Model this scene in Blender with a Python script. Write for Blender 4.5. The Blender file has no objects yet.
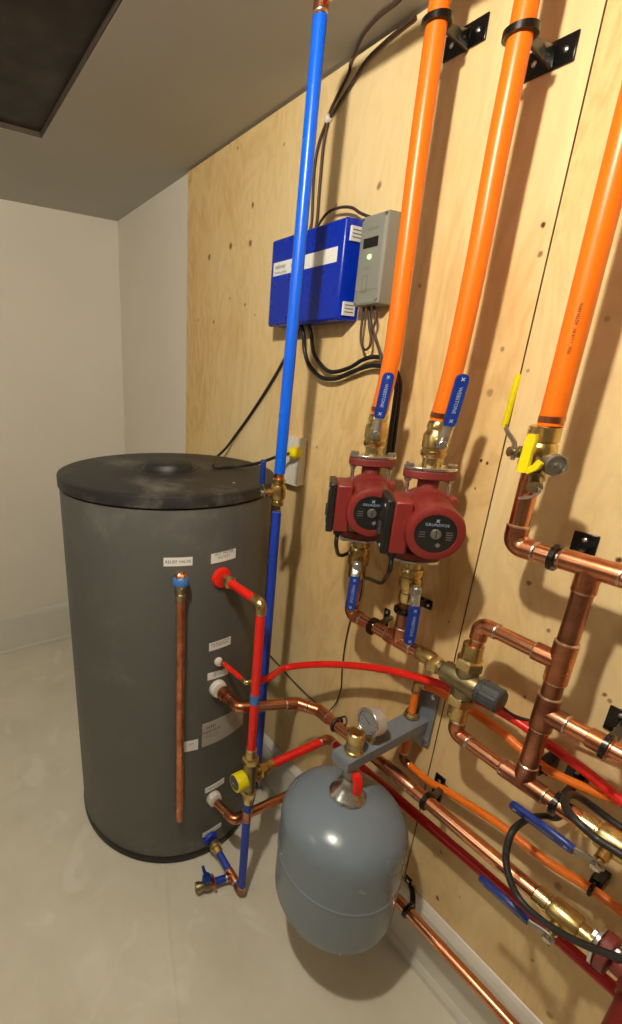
import bpy, bmesh, math
from mathutils import Vector, Matrix
V = Vector
C = bpy.context.scene.collection
# ------------------------------------------------------------------ camera
FPX, CX, CY = 471.93, 212.72, 538.0
CH = 1.433
RR = ((0.51586548, 0.85622807, 0.02750098), (0.29798661, -0.14925026, -0.94282996), (-0.80317295, 0.49456836, -0.33213755))
right, down, fwd = V(RR[0]), V(RR[1]), V(RR[2])
CAMPOS = V((0, 0, CH))
cam = bpy.data.cameras.new('camera'); cam_o = bpy.data.objects.new('camera', cam); C.objects.link(cam_o)
up = -down
Mx = Matrix(((right.x, up.x, -fwd.x), (right.y, up.y, -fwd.y), (right.z, up.z, -fwd.z)))
cam_o.matrix_world = Matrix.Translation(CAMPOS) @ Mx.to_4x4()
cam.sensor_fit = 'VERTICAL'; cam.sensor_height = 24.0
cam.lens = 24.0 * FPX / 1024.0
cam.shift_x = (311 - CX) / 1024.0
cam.shift_y = -(512 - CY) / 1024.0
cam.clip_start = 0.02
bpy.context.scene.camera = cam_o

# measured directions of the photographed points; each is met with the real depth plane the thing stands in
def ray(x, y): return right * ((x - CX) / FPX) + down * ((y - CY) / FPX) + fwd
def aY(x, y, Y): d = ray(x, y); return CAMPOS + d * (Y / d.y)
def aZ(x, y, Z): d = ray(x, y); return CAMPOS + d * ((Z - CH) / d.z)

WALL = 0.895      # plywood face
YM = 0.78         # plane of the copper manifold
CEIL = 2.07
XB = -2.39

# ------------------------------------------------------------------ materials
def lin(c):
    r = []
    for v in c:
        v /= 255.0
        r.append(v / 12.92 if v <= 0.04045 else ((v + 0.055) / 1.055) ** 2.4)
    return (r[0], r[1], r[2], 1)
def newmat(name):
    m = bpy.data.materials.new(name); m.use_nodes = True
    nt = m.node_tree; return m, nt, nt.nodes['Principled BSDF']
def mat(name, col, rough=0.5, metal=0.0, var=0.12, scale=25.0, bump=0.0, bscale=120.0, col2=None, stretch=None, coat=0.0, spec=0.5):
    m, nt, b = newmat(name)
    c = lin(col); N = nt.nodes; L = nt.links
    tc = N.new('ShaderNodeTexCoord'); mp = N.new('ShaderNodeMapping'); L.new(tc.outputs['Object'], mp.inputs['Vector'])
    if stretch: mp.inputs['Scale'].default_value = stretch
    nz = N.new('ShaderNodeTexNoise'); nz.inputs['Scale'].default_value = scale; nz.inputs['Detail'].default_value = 5
    L.new(mp.outputs[0], nz.inputs['Vector'])
    mr = N.new('ShaderNodeMapRange'); mr.inputs['From Min'].default_value = 0.35; mr.inputs['From Max'].default_value = 0.65
    L.new(nz.outputs['Fac'], mr.inputs['Value'])
    mx = N.new('ShaderNodeMix'); mx.data_type = 'RGBA'
    d = lin(col2) if col2 else tuple(x * (1 - var) for x in c[:3]) + (1,)
    mx.inputs['A'].default_value = c; mx.inputs['B'].default_value = d
    L.new(mr.outputs[0], mx.inputs['Factor']); L.new(mx.outputs['Result'], b.inputs['Base Color'])
    r2 = N.new('ShaderNodeMapRange'); r2.inputs['From Min'].default_value = 0.3; r2.inputs['From Max'].default_value = 0.7
    r2.inputs['To Min'].default_value = max(0.03, rough * 0.85); r2.inputs['To Max'].default_value = min(1, rough * 1.2)
    L.new(nz.outputs['Fac'], r2.inputs['Value']); L.new(r2.outputs[0], b.inputs['Roughness'])
    b.inputs['Metallic'].default_value = metal
    b.inputs['Coat Weight'].default_value = coat
    b.inputs['Specular IOR Level'].default_value = spec
    if bump:
        n2 = N.new('ShaderNodeTexNoise'); n2.inputs['Scale'].default_value = bscale; n2.inputs['Detail'].default_value = 3
        L.new(mp.outputs[0], n2.inputs['Vector'])
        bp = N.new('ShaderNodeBump'); bp.inputs['Strength'].default_value = bump; bp.inputs['Distance'].default_value = 0.002
        L.new(n2.outputs['Fac'], bp.inputs['Height']); L.new(bp.outputs[0], b.inputs['Normal'])
    return m
M = {}
M['copper'] = mat('copper', (232, 166, 128), 0.25, 1.0, scale=14, col2=(210, 136, 98), stretch=(1, 1, 1))
M['copper_aged'] = mat('aged copper', (192, 132, 104), 0.32, 1.0, scale=22, col2=(140, 88, 66))
M['fitting'] = mat('copper fitting', (218, 146, 108), 0.3, 1.0, scale=30, col2=(176, 108, 76))
M['solder'] = mat('solder', (222, 196, 176), 0.3, 1.0)
M['brass'] = mat('brass', (226, 202, 144), 0.28, 1.0, scale=30, col2=(198, 168, 104))
M['brass_dull'] = mat('dull bronze', (172, 158, 122), 0.4, 1.0, scale=30, col2=(140, 126, 94), bump=0.2)
M['steel'] = mat('steel', (226, 225, 222), 0.28, 1.0)
M['steel_dull'] = mat('dull steel', (170, 168, 160), 0.45, 1.0, bump=0.15)
M['orange'] = mat('orange pex', (246, 118, 16), 0.33, scale=6, var=0.08)
M['orange_small'] = mat('orange tubing', (240, 120, 24), 0.35, scale=6, var=0.1)
M['red_tube'] = mat('red tubing', (236, 34, 22), 0.35, var=0.1)
M['red_dark'] = mat('dark red tubing', (196, 18, 14), 0.35, var=0.1)
M['blue_tube'] = mat('blue sleeve', (10, 100, 240), 0.3, var=0.12, scale=10)
M['blue_deep'] = mat('deep blue sleeve', (26, 62, 178), 0.4, var=0.15, scale=30)
M['blue_box'] = mat('blue enamel', (2, 44, 176), 0.28, var=0.05)
M['blue_grip'] = mat('blue vinyl grip', (18, 50, 138), 0.35, var=0.1)
M['yellow'] = mat('yellow plastic', (238, 218, 10), 0.4, var=0.06)
M['red_cast'] = mat('red painted casting', (132, 50, 44), 0.48, var=0.2, scale=30, bump=0.35, bscale=260)
M['red_paint'] = mat('red painted housing', (126, 38, 34), 0.4, var=0.1, scale=30)
M['black'] = mat('black plastic', (26, 25, 24), 0.4, var=0.2)
M['black_matt'] = mat('black rubber', (38, 34, 31), 0.55, var=0.2)
M['black_gloss'] = mat('black enamel bracket', (14, 13, 12), 0.25, var=0.2)
M['brown_wire'] = mat('brown wire jacket', (72, 50, 40), 0.5, var=0.2)
M['grey_box'] = mat('grey plastic housing', (134, 134, 124), 0.45, var=0.05)
M['grey_bracket'] = mat('grey painted steel', (120, 128, 136), 0.42, var=0.08)
M['tank_grey'] = mat('blue grey paint', (122, 134, 146), 0.24, var=0.05, scale=8)
M['white'] = mat('white plastic', (226, 220, 208), 0.45, var=0.04)
M['label'] = mat('paper label', (240, 238, 232), 0.5, var=0.06)
M['label_silver'] = mat('silver label', (176, 170, 158), 0.4, var=0.15, scale=12)
M['ink'] = mat('black ink', (40, 38, 36), 0.6)
M['ink_grey'] = mat('grey ink', (112, 108, 100), 0.6)
M['ink_white'] = mat('white ink', (168, 184, 210), 0.5)
M['blue_cap'] = mat('blue plastic cap', (60, 120, 190), 0.45)
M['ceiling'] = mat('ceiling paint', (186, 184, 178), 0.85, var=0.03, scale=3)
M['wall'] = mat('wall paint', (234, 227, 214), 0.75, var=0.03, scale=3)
M['trim'] = mat('semi gloss trim', (224, 219, 208), 0.35, var=0.05, scale=5)
M['hatch'] = mat('dark brown board', (50, 42, 38), 0.6, var=0.2, scale=10)
M['hatch_edge'] = mat('brown board edge', (84, 70, 58), 0.7)
M['wall_dim'] = mat('bounce darkened wall', (128, 120, 110), 0.8)  # for the unseen walls, made darker to cut bounced light
M['dial'] = mat('gauge dial', (170, 172, 174), 0.4, var=.05)
M['chrome'] = mat('satin chrome', (236, 236, 232), 0.4, 0.6)
M['cap_grey'] = mat('dark grey knob', (64, 66, 68), 0.35)
M['glass'] = None
def glass():
    m, nt, b = newmat('gauge glass')
    b.inputs['Base Color'].default_value = (1, 1, 1, 1); b.inputs['Roughness'].default_value = 0.03
    b.inputs['Transmission Weight'].default_value = 1.0; b.inputs['IOR'].default_value = 1.3
    return m
M['glass'] = glass()
def emis():
    m, nt, b = newmat('green indicator')
    b.inputs['Base Color'].default_value = (0.2, 0.9, 0.2, 1)
    b.inputs['Emission Color'].default_value = (0.25, 1.0, 0.12, 1); b.inputs['Emission Strength'].default_value = 5
    return m
M['led'] = emis()

def tank_mat(name, base, smudge, amt, zscale=1.0, rough=0.5):
    m, nt, b = newmat(name); N = nt.nodes; L = nt.links
    tc = N.new('ShaderNodeTexCoord'); mp = N.new('ShaderNodeMapping'); mp.inputs['Scale'].default_value = (1, 1, zscale)
    L.new(tc.outputs['Object'], mp.inputs[0])
    n1 = N.new('ShaderNodeTexNoise'); n1.inputs['Scale'].default_value = 5; n1.inputs['Detail'].default_value = 8; n1.inputs['Roughness'].default_value = 0.7
    n2 = N.new('ShaderNodeTexNoise'); n2.inputs['Scale'].default_value = 60; n2.inputs['Detail'].default_value = 4
    L.new(mp.outputs[0], n1.inputs[0]); L.new(mp.outputs[0], n2.inputs[0])
    mr = N.new('ShaderNodeMapRange'); mr.inputs['From Min'].default_value = 0.55; mr.inputs['From Max'].default_value = 0.85; mr.inputs['To Max'].default_value = amt
    L.new(n1.outputs['Fac'], mr.inputs[0])
    mu = N.new('ShaderNodeMath'); mu.operation = 'MULTIPLY'; L.new(mr.outputs[0], mu.inputs[0])
    m3 = N.new('ShaderNodeMapRange'); m3.inputs['From Min'].default_value = 0.3; m3.inputs['From Max'].default_value = 0.7; m3.inputs['To Min'].default_value = 0.4
    L.new(n2.outputs['Fac'], m3.inputs[0]); L.new(m3.outputs[0], mu.inputs[1])
    mx = N.new('ShaderNodeMix'); mx.data_type = 'RGBA'; mx.inputs['A'].default_value = lin(base); mx.inputs['B'].default_value = lin(smudge)
    L.new(mu.outputs[0], mx.inputs['Factor']); L.new(mx.outputs['Result'], b.inputs['Base Color'])
    b.inputs['Roughness'].default_value = rough
    return m
M['tank_body'] = tank_mat('dark grey tank jacket', (90, 90, 86), (150, 146, 136), 0.7)
M['tank_lid'] = tank_mat('dusty black lid', (34, 33, 33), (150, 144, 134), 1.0, rough=0.5)

def floor_mat():
    m, nt, b = newmat('beige sheet floor'); N = nt.nodes; L = nt.links
    tc = N.new('ShaderNodeTexCoord')
    n1 = N.new('ShaderNodeTexNoise'); n1.inputs['Scale'].default_value = 3.5; n1.inputs['Detail'].default_value = 6; n1.inputs['Roughness'].default_value = 0.6
    L.new(tc.outputs['Object'], n1.inputs[0])
    mr = N.new('ShaderNodeMapRange'); mr.inputs['From Min'].default_value = 0.35; mr.inputs['From Max'].default_value = 0.7
    L.new(n1.outputs['Fac'], mr.inputs[0])
    mx = N.new('ShaderNodeMix'); mx.data_type = 'RGBA'; mx.inputs['A'].default_value = lin((228, 222, 204)); mx.inputs['B'].default_value = lin((212, 206, 186))
    L.new(mr.outputs[0], mx.inputs['Factor'])
    # pale plaster smudges
    n3 = N.new('ShaderNodeTexNoise'); n3.inputs['Scale'].default_value = 6; n3.inputs['Detail'].default_value = 8; n3.inputs['Distortion'].default_value = 1.2
    L.new(tc.outputs['Object'], n3.inputs[0])
    m2 = N.new('ShaderNodeMapRange'); m2.inputs['From Min'].default_value = 0.58; m2.inputs['From Max'].default_value = 0.68; m2.inputs['To Max'].default_value = 0.5
    L.new(n3.outputs['Fac'], m2.inputs[0])
    mx2 = N.new('ShaderNodeMix'); mx2.data_type = 'RGBA'; mx2.inputs['B'].default_value = lin((238, 233, 220))
    L.new(m2.outputs[0], mx2.inputs['Factor']); L.new(mx.outputs['Result'], mx2.inputs['A'])
    L.new(mx2.outputs['Result'], b.inputs['Base Color'])
    b.inputs['Roughness'].default_value = 0.42; b.inputs['Specular IOR Level'].default_value = 0.4
    # raised seam line across the sheet
    A = aZ(165, 883, 0); B_ = aZ(177, 1024, 0); d = (B_ - A); d.z = 0; d.normalize(); n = V((-d.y, d.x, 0))
    dot = N.new('ShaderNodeVectorMath'); dot.operation = 'DOT_PRODUCT'; dot.inputs[1].default_value = n; L.new(tc.outputs['Object'], dot.inputs[0])
    sb = N.new('ShaderNodeMath'); sb.operation = 'SUBTRACT'; sb.inputs[1].default_value = A.dot(n); L.new(dot.outputs['Value'], sb.inputs[0])
    n4 = N.new('ShaderNodeTexNoise'); n4.inputs['Scale'].default_value = 4; L.new(tc.outputs['Object'], n4.inputs[0])
    ad = N.new('ShaderNodeMath'); ad.operation = 'MULTIPLY_ADD'; ad.inputs[1].default_value = 0.02; L.new(n4.outputs['Fac'], ad.inputs[0]); L.new(sb.outputs[0], ad.inputs[2])
    s2 = N.new('ShaderNodeMath'); s2.operation = 'SUBTRACT'; s2.inputs[1].default_value = 0.01; L.new(ad.outputs[0], s2.inputs[0])
    ab = N.new('ShaderNodeMath'); ab.operation = 'ABSOLUTE'; L.new(s2.outputs[0], ab.inputs[0])
    rg = N.new('ShaderNodeMapRange'); rg.interpolation_type = 'SMOOTHSTEP'; rg.inputs['From Min'].default_value = 0; rg.inputs['From Max'].default_value = 0.012; rg.inputs['To Min'].default_value = 1; rg.inputs['To Max'].default_value = 0
    L.new(ab.outputs[0], rg.inputs[0])
    sm = N.new('ShaderNodeMath'); sm.operation = 'MULTIPLY_ADD'; sm.inputs[1].default_value = 0.35; L.new(n1.outputs['Fac'], sm.inputs[0]); L.new(rg.outputs[0], sm.inputs[2])
    bp = N.new('ShaderNodeBump'); bp.inputs['Strength'].default_value = 0.5; bp.inputs['Distance'].default_value = 0.004
    L.new(sm.outputs[0], bp.inputs['Height']); L.new(bp.outputs[0], b.inputs['Normal'])
    return m
M['floor'] = floor_mat()

# knots and screw holes of the plywood: pixel, radius (m), darkness
KN = [(252.7, 205, .009, .75), (250.3, 243, .010, .8), (230.7, 246, .012, .8), (209.3, 257, .011, .8), (245, 304.6, .006, .8), (229.8, 298, .005, .6), (213.7, 322, .007, .8), (198, 320, .006, .5),
      (254.7, 315, .004, .6), (190, 181, .004, .9), (238, 148, .005, .8), (284, 145, .005, .5), (379, 186, .009, .7), (336, 206, .006, .5), (543, 225, .006, 1), (540, 254, .006, .7), (502, 349, .006, .6),
      (490, 393, .009, .5), (481, 461, .004, 1), (487, 463, .004, 1), (528, 371, .004, .6), (420, 286, .005, .6), (607, 319, .006, .4), (529, 583, .006, .7), (619, 560, .006, 1), (437.3, 898, .007, .8),
      (460, 897, .004, .4), (549.6, 1015, .010, .5), (558, 886, .010, .5), (532.5, 960, .005, .5), (537, 930, .003, 1), (544, 939, .003, 1), (548.5, 945, .003, 1), (441, 852, .005, .6),
      (549, 631, .005, .7), (524.5, 697, .004, .8), (604, 695, .005, .8), (610, 701, .005, .7), (449, 622, .003, .9), (475.5, 489, .003, .8), (317, 447, .004, .7), (226, 430, .003, .6), (208, 431, .003, .6), (470, 300, .003, .4), (355, 650, .004, .4), (280, 720, .006, .5), (300, 745, .004, .5)]
def ply_mat(name, off):
    m, nt, b = newmat(name); N = nt.nodes; L = nt.links
    tc = N.new('ShaderNodeTexCoord'); mp = N.new('ShaderNodeMapping'); mp.inputs['Location'].default_value = (off, 0, off * 2)
    mp.inputs['Scale'].default_value = (1, 1, 0.30); L.new(tc.outputs['Object'], mp.inputs[0])
    n1 = N.new('ShaderNodeTexNoise'); n1.inputs['Scale'].default_value = 7; n1.inputs['Detail'].default_value = 4; n1.inputs['Distortion'].default_value = 1.1
    L.new(mp.outputs[0], n1.inputs[0])
    # cathedral grain: contour bands of a stretched noise
    ml = N.new('ShaderNodeMath'); ml.operation = 'MULTIPLY'; ml.inputs[1].default_value = 9; L.new(n1.outputs['Fac'], ml.inputs[0])
    fr = N.new('ShaderNodeMath'); fr.operation = 'PINGPONG'; fr.inputs[1].default_value = 0.5; L.new(ml.outputs[0], fr.inputs[0])
    mr = N.new('ShaderNodeMapRange'); mr.inputs['From Min'].default_value = 0; mr.inputs['From Max'].default_value = 0.35; mr.inputs['To Min'].default_value = 0.26; mr.inputs['To Max'].default_value = 0
    L.new(fr.outputs[0], mr.inputs[0])
    n2 = N.new('ShaderNodeTexNoise'); n2.inputs['Scale'].default_value = 90; n2.inputs['Detail'].default_value = 4; L.new(mp.outputs[0], n2.inputs[0])
    ad = N.new('ShaderNodeMath'); ad.operation = 'MULTIPLY_ADD'; ad.inputs[1].default_value = 0.5; L.new(n2.outputs['Fac'], ad.inputs[0]); L.new(mr.outputs[0], ad.inputs[2])
    mp3 = N.new('ShaderNodeMapping'); mp3.inputs['Location'].default_value = (off * 3, 0, 1); mp3.inputs['Scale'].default_value = (1, 1, 0.5); L.new(tc.outputs['Object'], mp3.inputs[0])
    n3 = N.new('ShaderNodeTexNoise'); n3.inputs['Scale'].default_value = 2.2; n3.inputs['Detail'].default_value = 3; L.new(mp3.outputs[0], n3.inputs[0])
    mx = N.new('ShaderNodeMix'); mx.data_type = 'RGBA'; mx.inputs['A'].default_value = lin((238, 206, 146)); mx.inputs['B'].default_value = lin((200, 154, 92))
    L.new(ad.outputs[0], mx.inputs['Factor'])
    mx3 = N.new('ShaderNodeMix'); mx3.data_type = 'RGBA'; mx3.inputs['B'].default_value = lin((242, 222, 174))
    m3 = N.new('ShaderNodeMapRange'); m3.inputs['From Min'].default_value = 0.42; m3.inputs['From Max'].default_value = 0.62; m3.inputs['To Max'].default_value = 0.6
    L.new(n3.outputs['Fac'], m3.inputs[0]); L.new(m3.outputs[0], mx3.inputs['Factor']); L.new(mx.outputs['Result'], mx3.inputs['A'])
    acc = None; ring = None
    mpk = N.new('ShaderNodeMapping'); mpk.inputs['Scale'].default_value = (1, 0, 0.85); L.new(tc.outputs['Object'], mpk.inputs[0])
    nk = N.new('ShaderNodeTexNoise'); nk.inputs['Scale'].default_value = 70; L.new(tc.outputs['Object'], nk.inputs[0])
    va = N.new('ShaderNodeVectorMath'); va.operation = 'MULTIPLY_ADD'; va.inputs[1].default_value = (.006, .0, .006); L.new(nk.outputs['Color'], va.inputs[0]); L.new(mpk.outputs[0], va.inputs[2])
    for kx, ky, r, dk in KN:
        P = aY(kx, ky, WALL)
        ds = N.new('ShaderNodeVectorMath'); ds.operation = 'DISTANCE'; ds.inputs[1].default_value = (P.x + .003, 0, P.z * 0.85 + .003); L.new(va.outputs[0], ds.inputs[0])
        g = N.new('ShaderNodeMapRange'); g.interpolation_type = 'SMOOTHSTEP'; g.inputs['From Min'].default_value = r * 0.35; g.inputs['From Max'].default_value = r * 0.95
        g.inputs['To Min'].default_value = dk; g.inputs['To Max'].default_value = 0; L.new(ds.outputs['Value'], g.inputs[0])
        if acc is None: acc = g.outputs[0]
        else:
            a = N.new('ShaderNodeMath'); a.operation = 'MAXIMUM'; L.new(acc, a.inputs[0]); L.new(g.outputs[0], a.inputs[1]); acc = a.outputs[0]
    mk = N.new('ShaderNodeMix'); mk.data_type = 'RGBA'; mk.inputs['B'].default_value = lin((92, 42, 12)); L.new(acc, mk.inputs['Factor']); L.new(mx3.outputs['Result'], mk.inputs['A'])
    L.new(mk.outputs['Result'], b.inputs['Base Color'])
    b.inputs['Roughness'].default_value = 0.48; b.inputs['Specular IOR Level'].default_value = 0.22
    bp = N.new('ShaderNodeBump'); bp.inputs['Strength'].default_value = 0.25; bp.inputs['Distance'].default_value = 0.002
    L.new(ad.outputs[0], bp.inputs['Height']); L.new(bp.outputs[0], b.inputs['Normal'])
    return m
M['ply_a'] = ply_mat('pine plywood', 0.0)
M['ply_b'] = ply_mat('pine plywood golden', 1.7)
M['ply_edge'] = mat('plywood edge', (150, 112, 70), 0.8)

# ------------------------------------------------------------------ mesh building
def frame(n, hint=None):
    n = V(n).normalized()
    h = V(hint) if hint is not None else (V((0, 0, 1)) if abs(n.z) < 0.9 else V((1, 0, 0)))
    u = (h - n * h.dot(n)).normalized(); v = n.cross(u)
    return u, v, n
class B:
    def __init__(s): s.bm = bmesh.new(); s.mi = 0
    def ringloft(s, rings, cap0=True, cap1=True, close=True):
        vs = [[s.bm.verts.new(p) for p in r] for r in rings]
        for a, b in zip(vs, vs[1:]):
            n = len(a)
            for i in range(n if close else n - 1):
                j = (i + 1) % n
                f = s.bm.faces.new((a[i], a[j], b[j], b[i])); f.material_index = s.mi
        if cap0: f = s.bm.faces.new(list(reversed(vs[0]))); f.material_index = s.mi
        if cap1: f = s.bm.faces.new(vs[-1]); f.material_index = s.mi
        return s
    def lathe(s, prof, o, ax, seg=28, cap=True):
        """prof: (radius, height along ax)"""
        u, v, n = frame(ax); o = V(o); rings = []
        for r, h in prof:
            r = max(r, 1e-5)
            rings.append([o + n * h + (u * math.cos(2 * math.pi * i / seg) + v * math.sin(2 * math.pi * i / seg)) * r for i in range(seg)])
        return s.ringloft(rings, cap, cap)
    def hexa(s, o, ax, r, h, ch=0.15):
        return s.lathe([(r * (1 - ch), 0), (r, h * .15), (r, h * .85), (r * (1 - ch), h)], o, ax, 6)
    def tube(s, pts, r, seg=16, cap=True, flat=1.0):
        pts = [V(p) for p in pts]; rings = []
        t = [(pts[min(i + 1, len(pts) - 1)] - pts[max(i - 1, 0)]).normalized() for i in range(len(pts))]
        u, v, _ = frame(t[0])
        for i, p in enumerate(pts):
            if i:
                q = t[i - 1].rotation_difference(t[i]); u = q @ u; u = (u - t[i] * u.dot(t[i])).normalized(); v = t[i].cross(u)
            rr = r[i] if isinstance(r, (list, tuple)) else r
            rings.append([p + (u * math.cos(2 * math.pi * k / seg) + v * math.sin(2 * math.pi * k / seg) * flat) * rr for k in range(seg)])
        return s.ringloft(rings, cap, cap)
    def box(s, c, size, R=None):
        c = V(c); h = V(size) / 2; R = R or Matrix.Identity(3)
        vs = [s.bm.verts.new(c + R @ V((sx * h.x, sy * h.y, sz * h.z))) for sx in (-1, 1) for sy in (-1, 1) for sz in (-1, 1)]
        for f in ((0, 1, 3, 2), (4, 6, 7, 5), (0, 4, 5, 1), (2, 3, 7, 6), (0, 2, 6, 4), (1, 5, 7, 3)):
            g = s.bm.faces.new([vs[i] for i in f]); g.material_index = s.mi
        return s
    def span(s, a, b): a = V(a); b = V(b); return s.box((a + b) / 2, [abs(x) for x in (b - a)])
    def torus(s, c, ax, R, r, seg=32, sg=10):
        u, v, n = frame(ax); c = V(c); rows = []
        for i in range(seg):
            a = 2 * math.pi * i / seg; d = u * math.cos(a) + v * math.sin(a)
            rows.append([s.bm.verts.new(c + d * (R + r * math.cos(2 * math.pi * k / sg)) + n * r * math.sin(2 * math.pi * k / sg)) for k in range(sg)])
        for i in range(seg):
            a, b = rows[i], rows[(i + 1) % seg]
            for k in range(sg):
                f = s.bm.faces.new((a[k], b[k], b[(k + 1) % sg], a[(k + 1) % sg])); f.material_index = s.mi
        return s
    def prism(s, poly, o, u, v, th):
        o = V(o); u = V(u); v = V(v); n = u.cross(v).normalized()
        r0 = [o + u * a + v * b for a, b in poly]
        return s.ringloft([r0, [p + n * th for p in r0]])
    def ribbon(s, pts, wdir, widths, th):
        pts = [V(p) for p in pts]; w0 = V(wdir).normalized(); rings = []
        for i, p in enumerate(pts):
            t = (pts[min(i + 1, len(pts) - 1)] - pts[max(i - 1, 0)]).normalized(); w = (w0 - t * w0.dot(t)).normalized(); n = t.cross(w)
            a = widths[i] / 2; h = th / 2
            rings.append([p + w * a + n * h * .6, p + w * a * .86 + n * h, p - w * a * .86 + n * h, p - w * a + n * h * .6, p - w * a - n * h * .6, p - w * a * .86 - n * h, p + w * a * .86 - n * h, p + w * a - n * h * .6])
        return s.ringloft(rings)
def fillet(pts, R, n=8):
    pts = [V(p) for p in pts]; out = [pts[0]]
    for a, p, b in zip(pts, pts[1:], pts[2:]):
        d1 = (a - p); d2 = (b - p); r = min(R, d1.length * .49, d2.length * .49)
        d1.normalize(); d2.normalize(); ang = d1.angle(d2)
        if abs(math.pi - ang) < 0.02: out.append(p); continue
        t = min(r / math.tan(ang / 2), (a - p).length * .48, (b - p).length * .48); rad = t * math.tan(ang / 2)
        c = p + (d1 + d2).normalized() * (rad / math.sin(ang / 2)); s = p + d1 * t - c; e = p + d2 * t - c
        for k in range(n + 1):
            q = s.slerp(e, k / n); out.append(c + q.normalized() * rad)
    out.append(pts[-1]); return out
def spline(pts, n=8):
    P = [V(p) for p in pts]; P = [P[0] * 2 - P[1]] + P + [P[-1] * 2 - P[-2]]; out = []
    for i in range(1, len(P) - 2):
        for k in range(n):
            t = k / n; a, b, c, d = P[i - 1:i + 3]
            out.append(0.5 * ((2 * b) + (c - a) * t + (2 * a - 5 * b + 4 * c - d) * t * t + (3 * b - a - 3 * c + d) * t ** 3))
    out.append(P[-2]); return out

LOC = {}
def link(name, b, mats, parent=None, bevel=0, smooth=40):
    bm = b.bm
    bmesh.ops.remove_doubles(bm, verts=bm.verts, dist=1e-6)
    bmesh.ops.recalc_face_normals(bm, faces=bm.faces)
    me = bpy.data.meshes.new(name)
    if parent is None:
        xs = [v.co for v in bm.verts]; lo = V([min(c[i] for c in xs) for i in range(3)]); hi = V([max(c[i] for c in xs) for i in range(3)])
        org = V(((lo.x + hi.x) / 2, (lo.y + hi.y) / 2, lo.z))
    else: org = LOC[parent.name]
    for v in bm.verts: v.co -= org
    bm.to_mesh(me); bm.free()
    for p in me.polygons: p.use_smooth = True
    me.set_sharp_from_angle(angle=math.radians(smooth))
    for m in (mats if isinstance(mats, (list, tuple)) else [mats]): me.materials.append(M[m] if isinstance(m, str) else m)
    o = bpy.data.objects.new(name, me); C.objects.link(o)
    if parent is None: o.location = org; LOC[o.name] = org
    else: o.parent = parent; LOC[o.name] = org
    if bevel:
        md = o.modifiers.new('bevel', 'BEVEL'); md.width = bevel; md.segments = 2; md.limit_method = 'ANGLE'; md.angle_limit = math.radians(35); md.harden_normals = False
    return o
def tag(o, label, cat, group=None, kind=None):
    if label: o['label'] = label
    if cat: o['category'] = cat
    if group: o['group'] = group
    if kind: o['kind'] = kind
    return o
def thing(name, loc, label, cat, group=None):
    o = bpy.data.objects.new(name, None); C.objects.link(o); o.location = V(loc); o.empty_display_size = .02; LOC[o.name] = V(loc)
    return tag(o, label, cat, group)
def struct(name, b, m, bevel=0):
    bm = b.bm; bmesh.ops.recalc_face_normals(bm, faces=bm.faces)
    me = bpy.data.meshes.new(name); bm.to_mesh(me); bm.free()
    for mm in (m if isinstance(m, list) else [m]): me.materials.append(M[mm])
    o = bpy.data.objects.new(name, me); C.objects.link(o); o['kind'] = 'structure'
    if bevel:
        md = o.modifiers.new('bevel', 'BEVEL'); md.width = bevel; md.segments = 2; md.limit_method = 'ANGLE'
    return o
def text(name, s, size, fn, m, parent, align='CENTER', space=1.0):
    cu = bpy.data.curves.new('lettering', 'FONT'); cu.body = s; cu.size = size; cu.align_x = align; cu.align_y = 'CENTER'; cu.space_line = 1.0; cu.space_character = space
    cu.resolution_u = 3
    o = bpy.data.objects.new('lettering_source', cu); C.objects.link(o)
    bpy.context.view_layer.update()
    me = bpy.data.meshes.new_from_object(o.evaluated_get(bpy.context.evaluated_depsgraph_get()))
    bpy.data.objects.remove(o); bpy.data.curves.remove(cu)
    me.name = name
    org = LOC[parent.name]
    for v in me.vertices: v.co = V(fn(v.co.x, v.co.y)) - org
    me.materials.clear(); me.materials.append(M[m])
    r = bpy.data.objects.new(name, me); C.objects.link(r); r.parent = parent; LOC[r.name] = org
    return r
def planar(o, u, v):
    o = V(o); u = V(u).normalized(); v = V(v).normalized(); return lambda x, y: o + u * x + v * y
X, Y, Z = V((1, 0, 0)), V((0, 1, 0)), V((0, 0, 1))

# ------------------------------------------------------------------ the room
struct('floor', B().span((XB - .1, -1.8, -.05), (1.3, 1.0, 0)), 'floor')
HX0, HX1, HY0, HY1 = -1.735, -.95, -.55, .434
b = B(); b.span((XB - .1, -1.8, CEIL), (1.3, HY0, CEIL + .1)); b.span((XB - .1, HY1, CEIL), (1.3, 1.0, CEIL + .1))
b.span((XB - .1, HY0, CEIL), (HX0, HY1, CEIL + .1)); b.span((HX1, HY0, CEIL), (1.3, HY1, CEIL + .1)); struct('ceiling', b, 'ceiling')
WR = .911
struct('wall_right', B().span((XB - .1, WR, 0), (1.3, WR + .1, CEIL)), 'wall')
struct('wall_back', B().span((XB - .1, -1.8, 0), (XB, WR, CEIL)), 'wall')
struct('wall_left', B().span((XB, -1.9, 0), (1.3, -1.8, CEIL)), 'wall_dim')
struct('wall_front', B().span((1.2, -1.8, 0), (1.3, WR, CEIL)), 'wall_dim')
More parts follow.
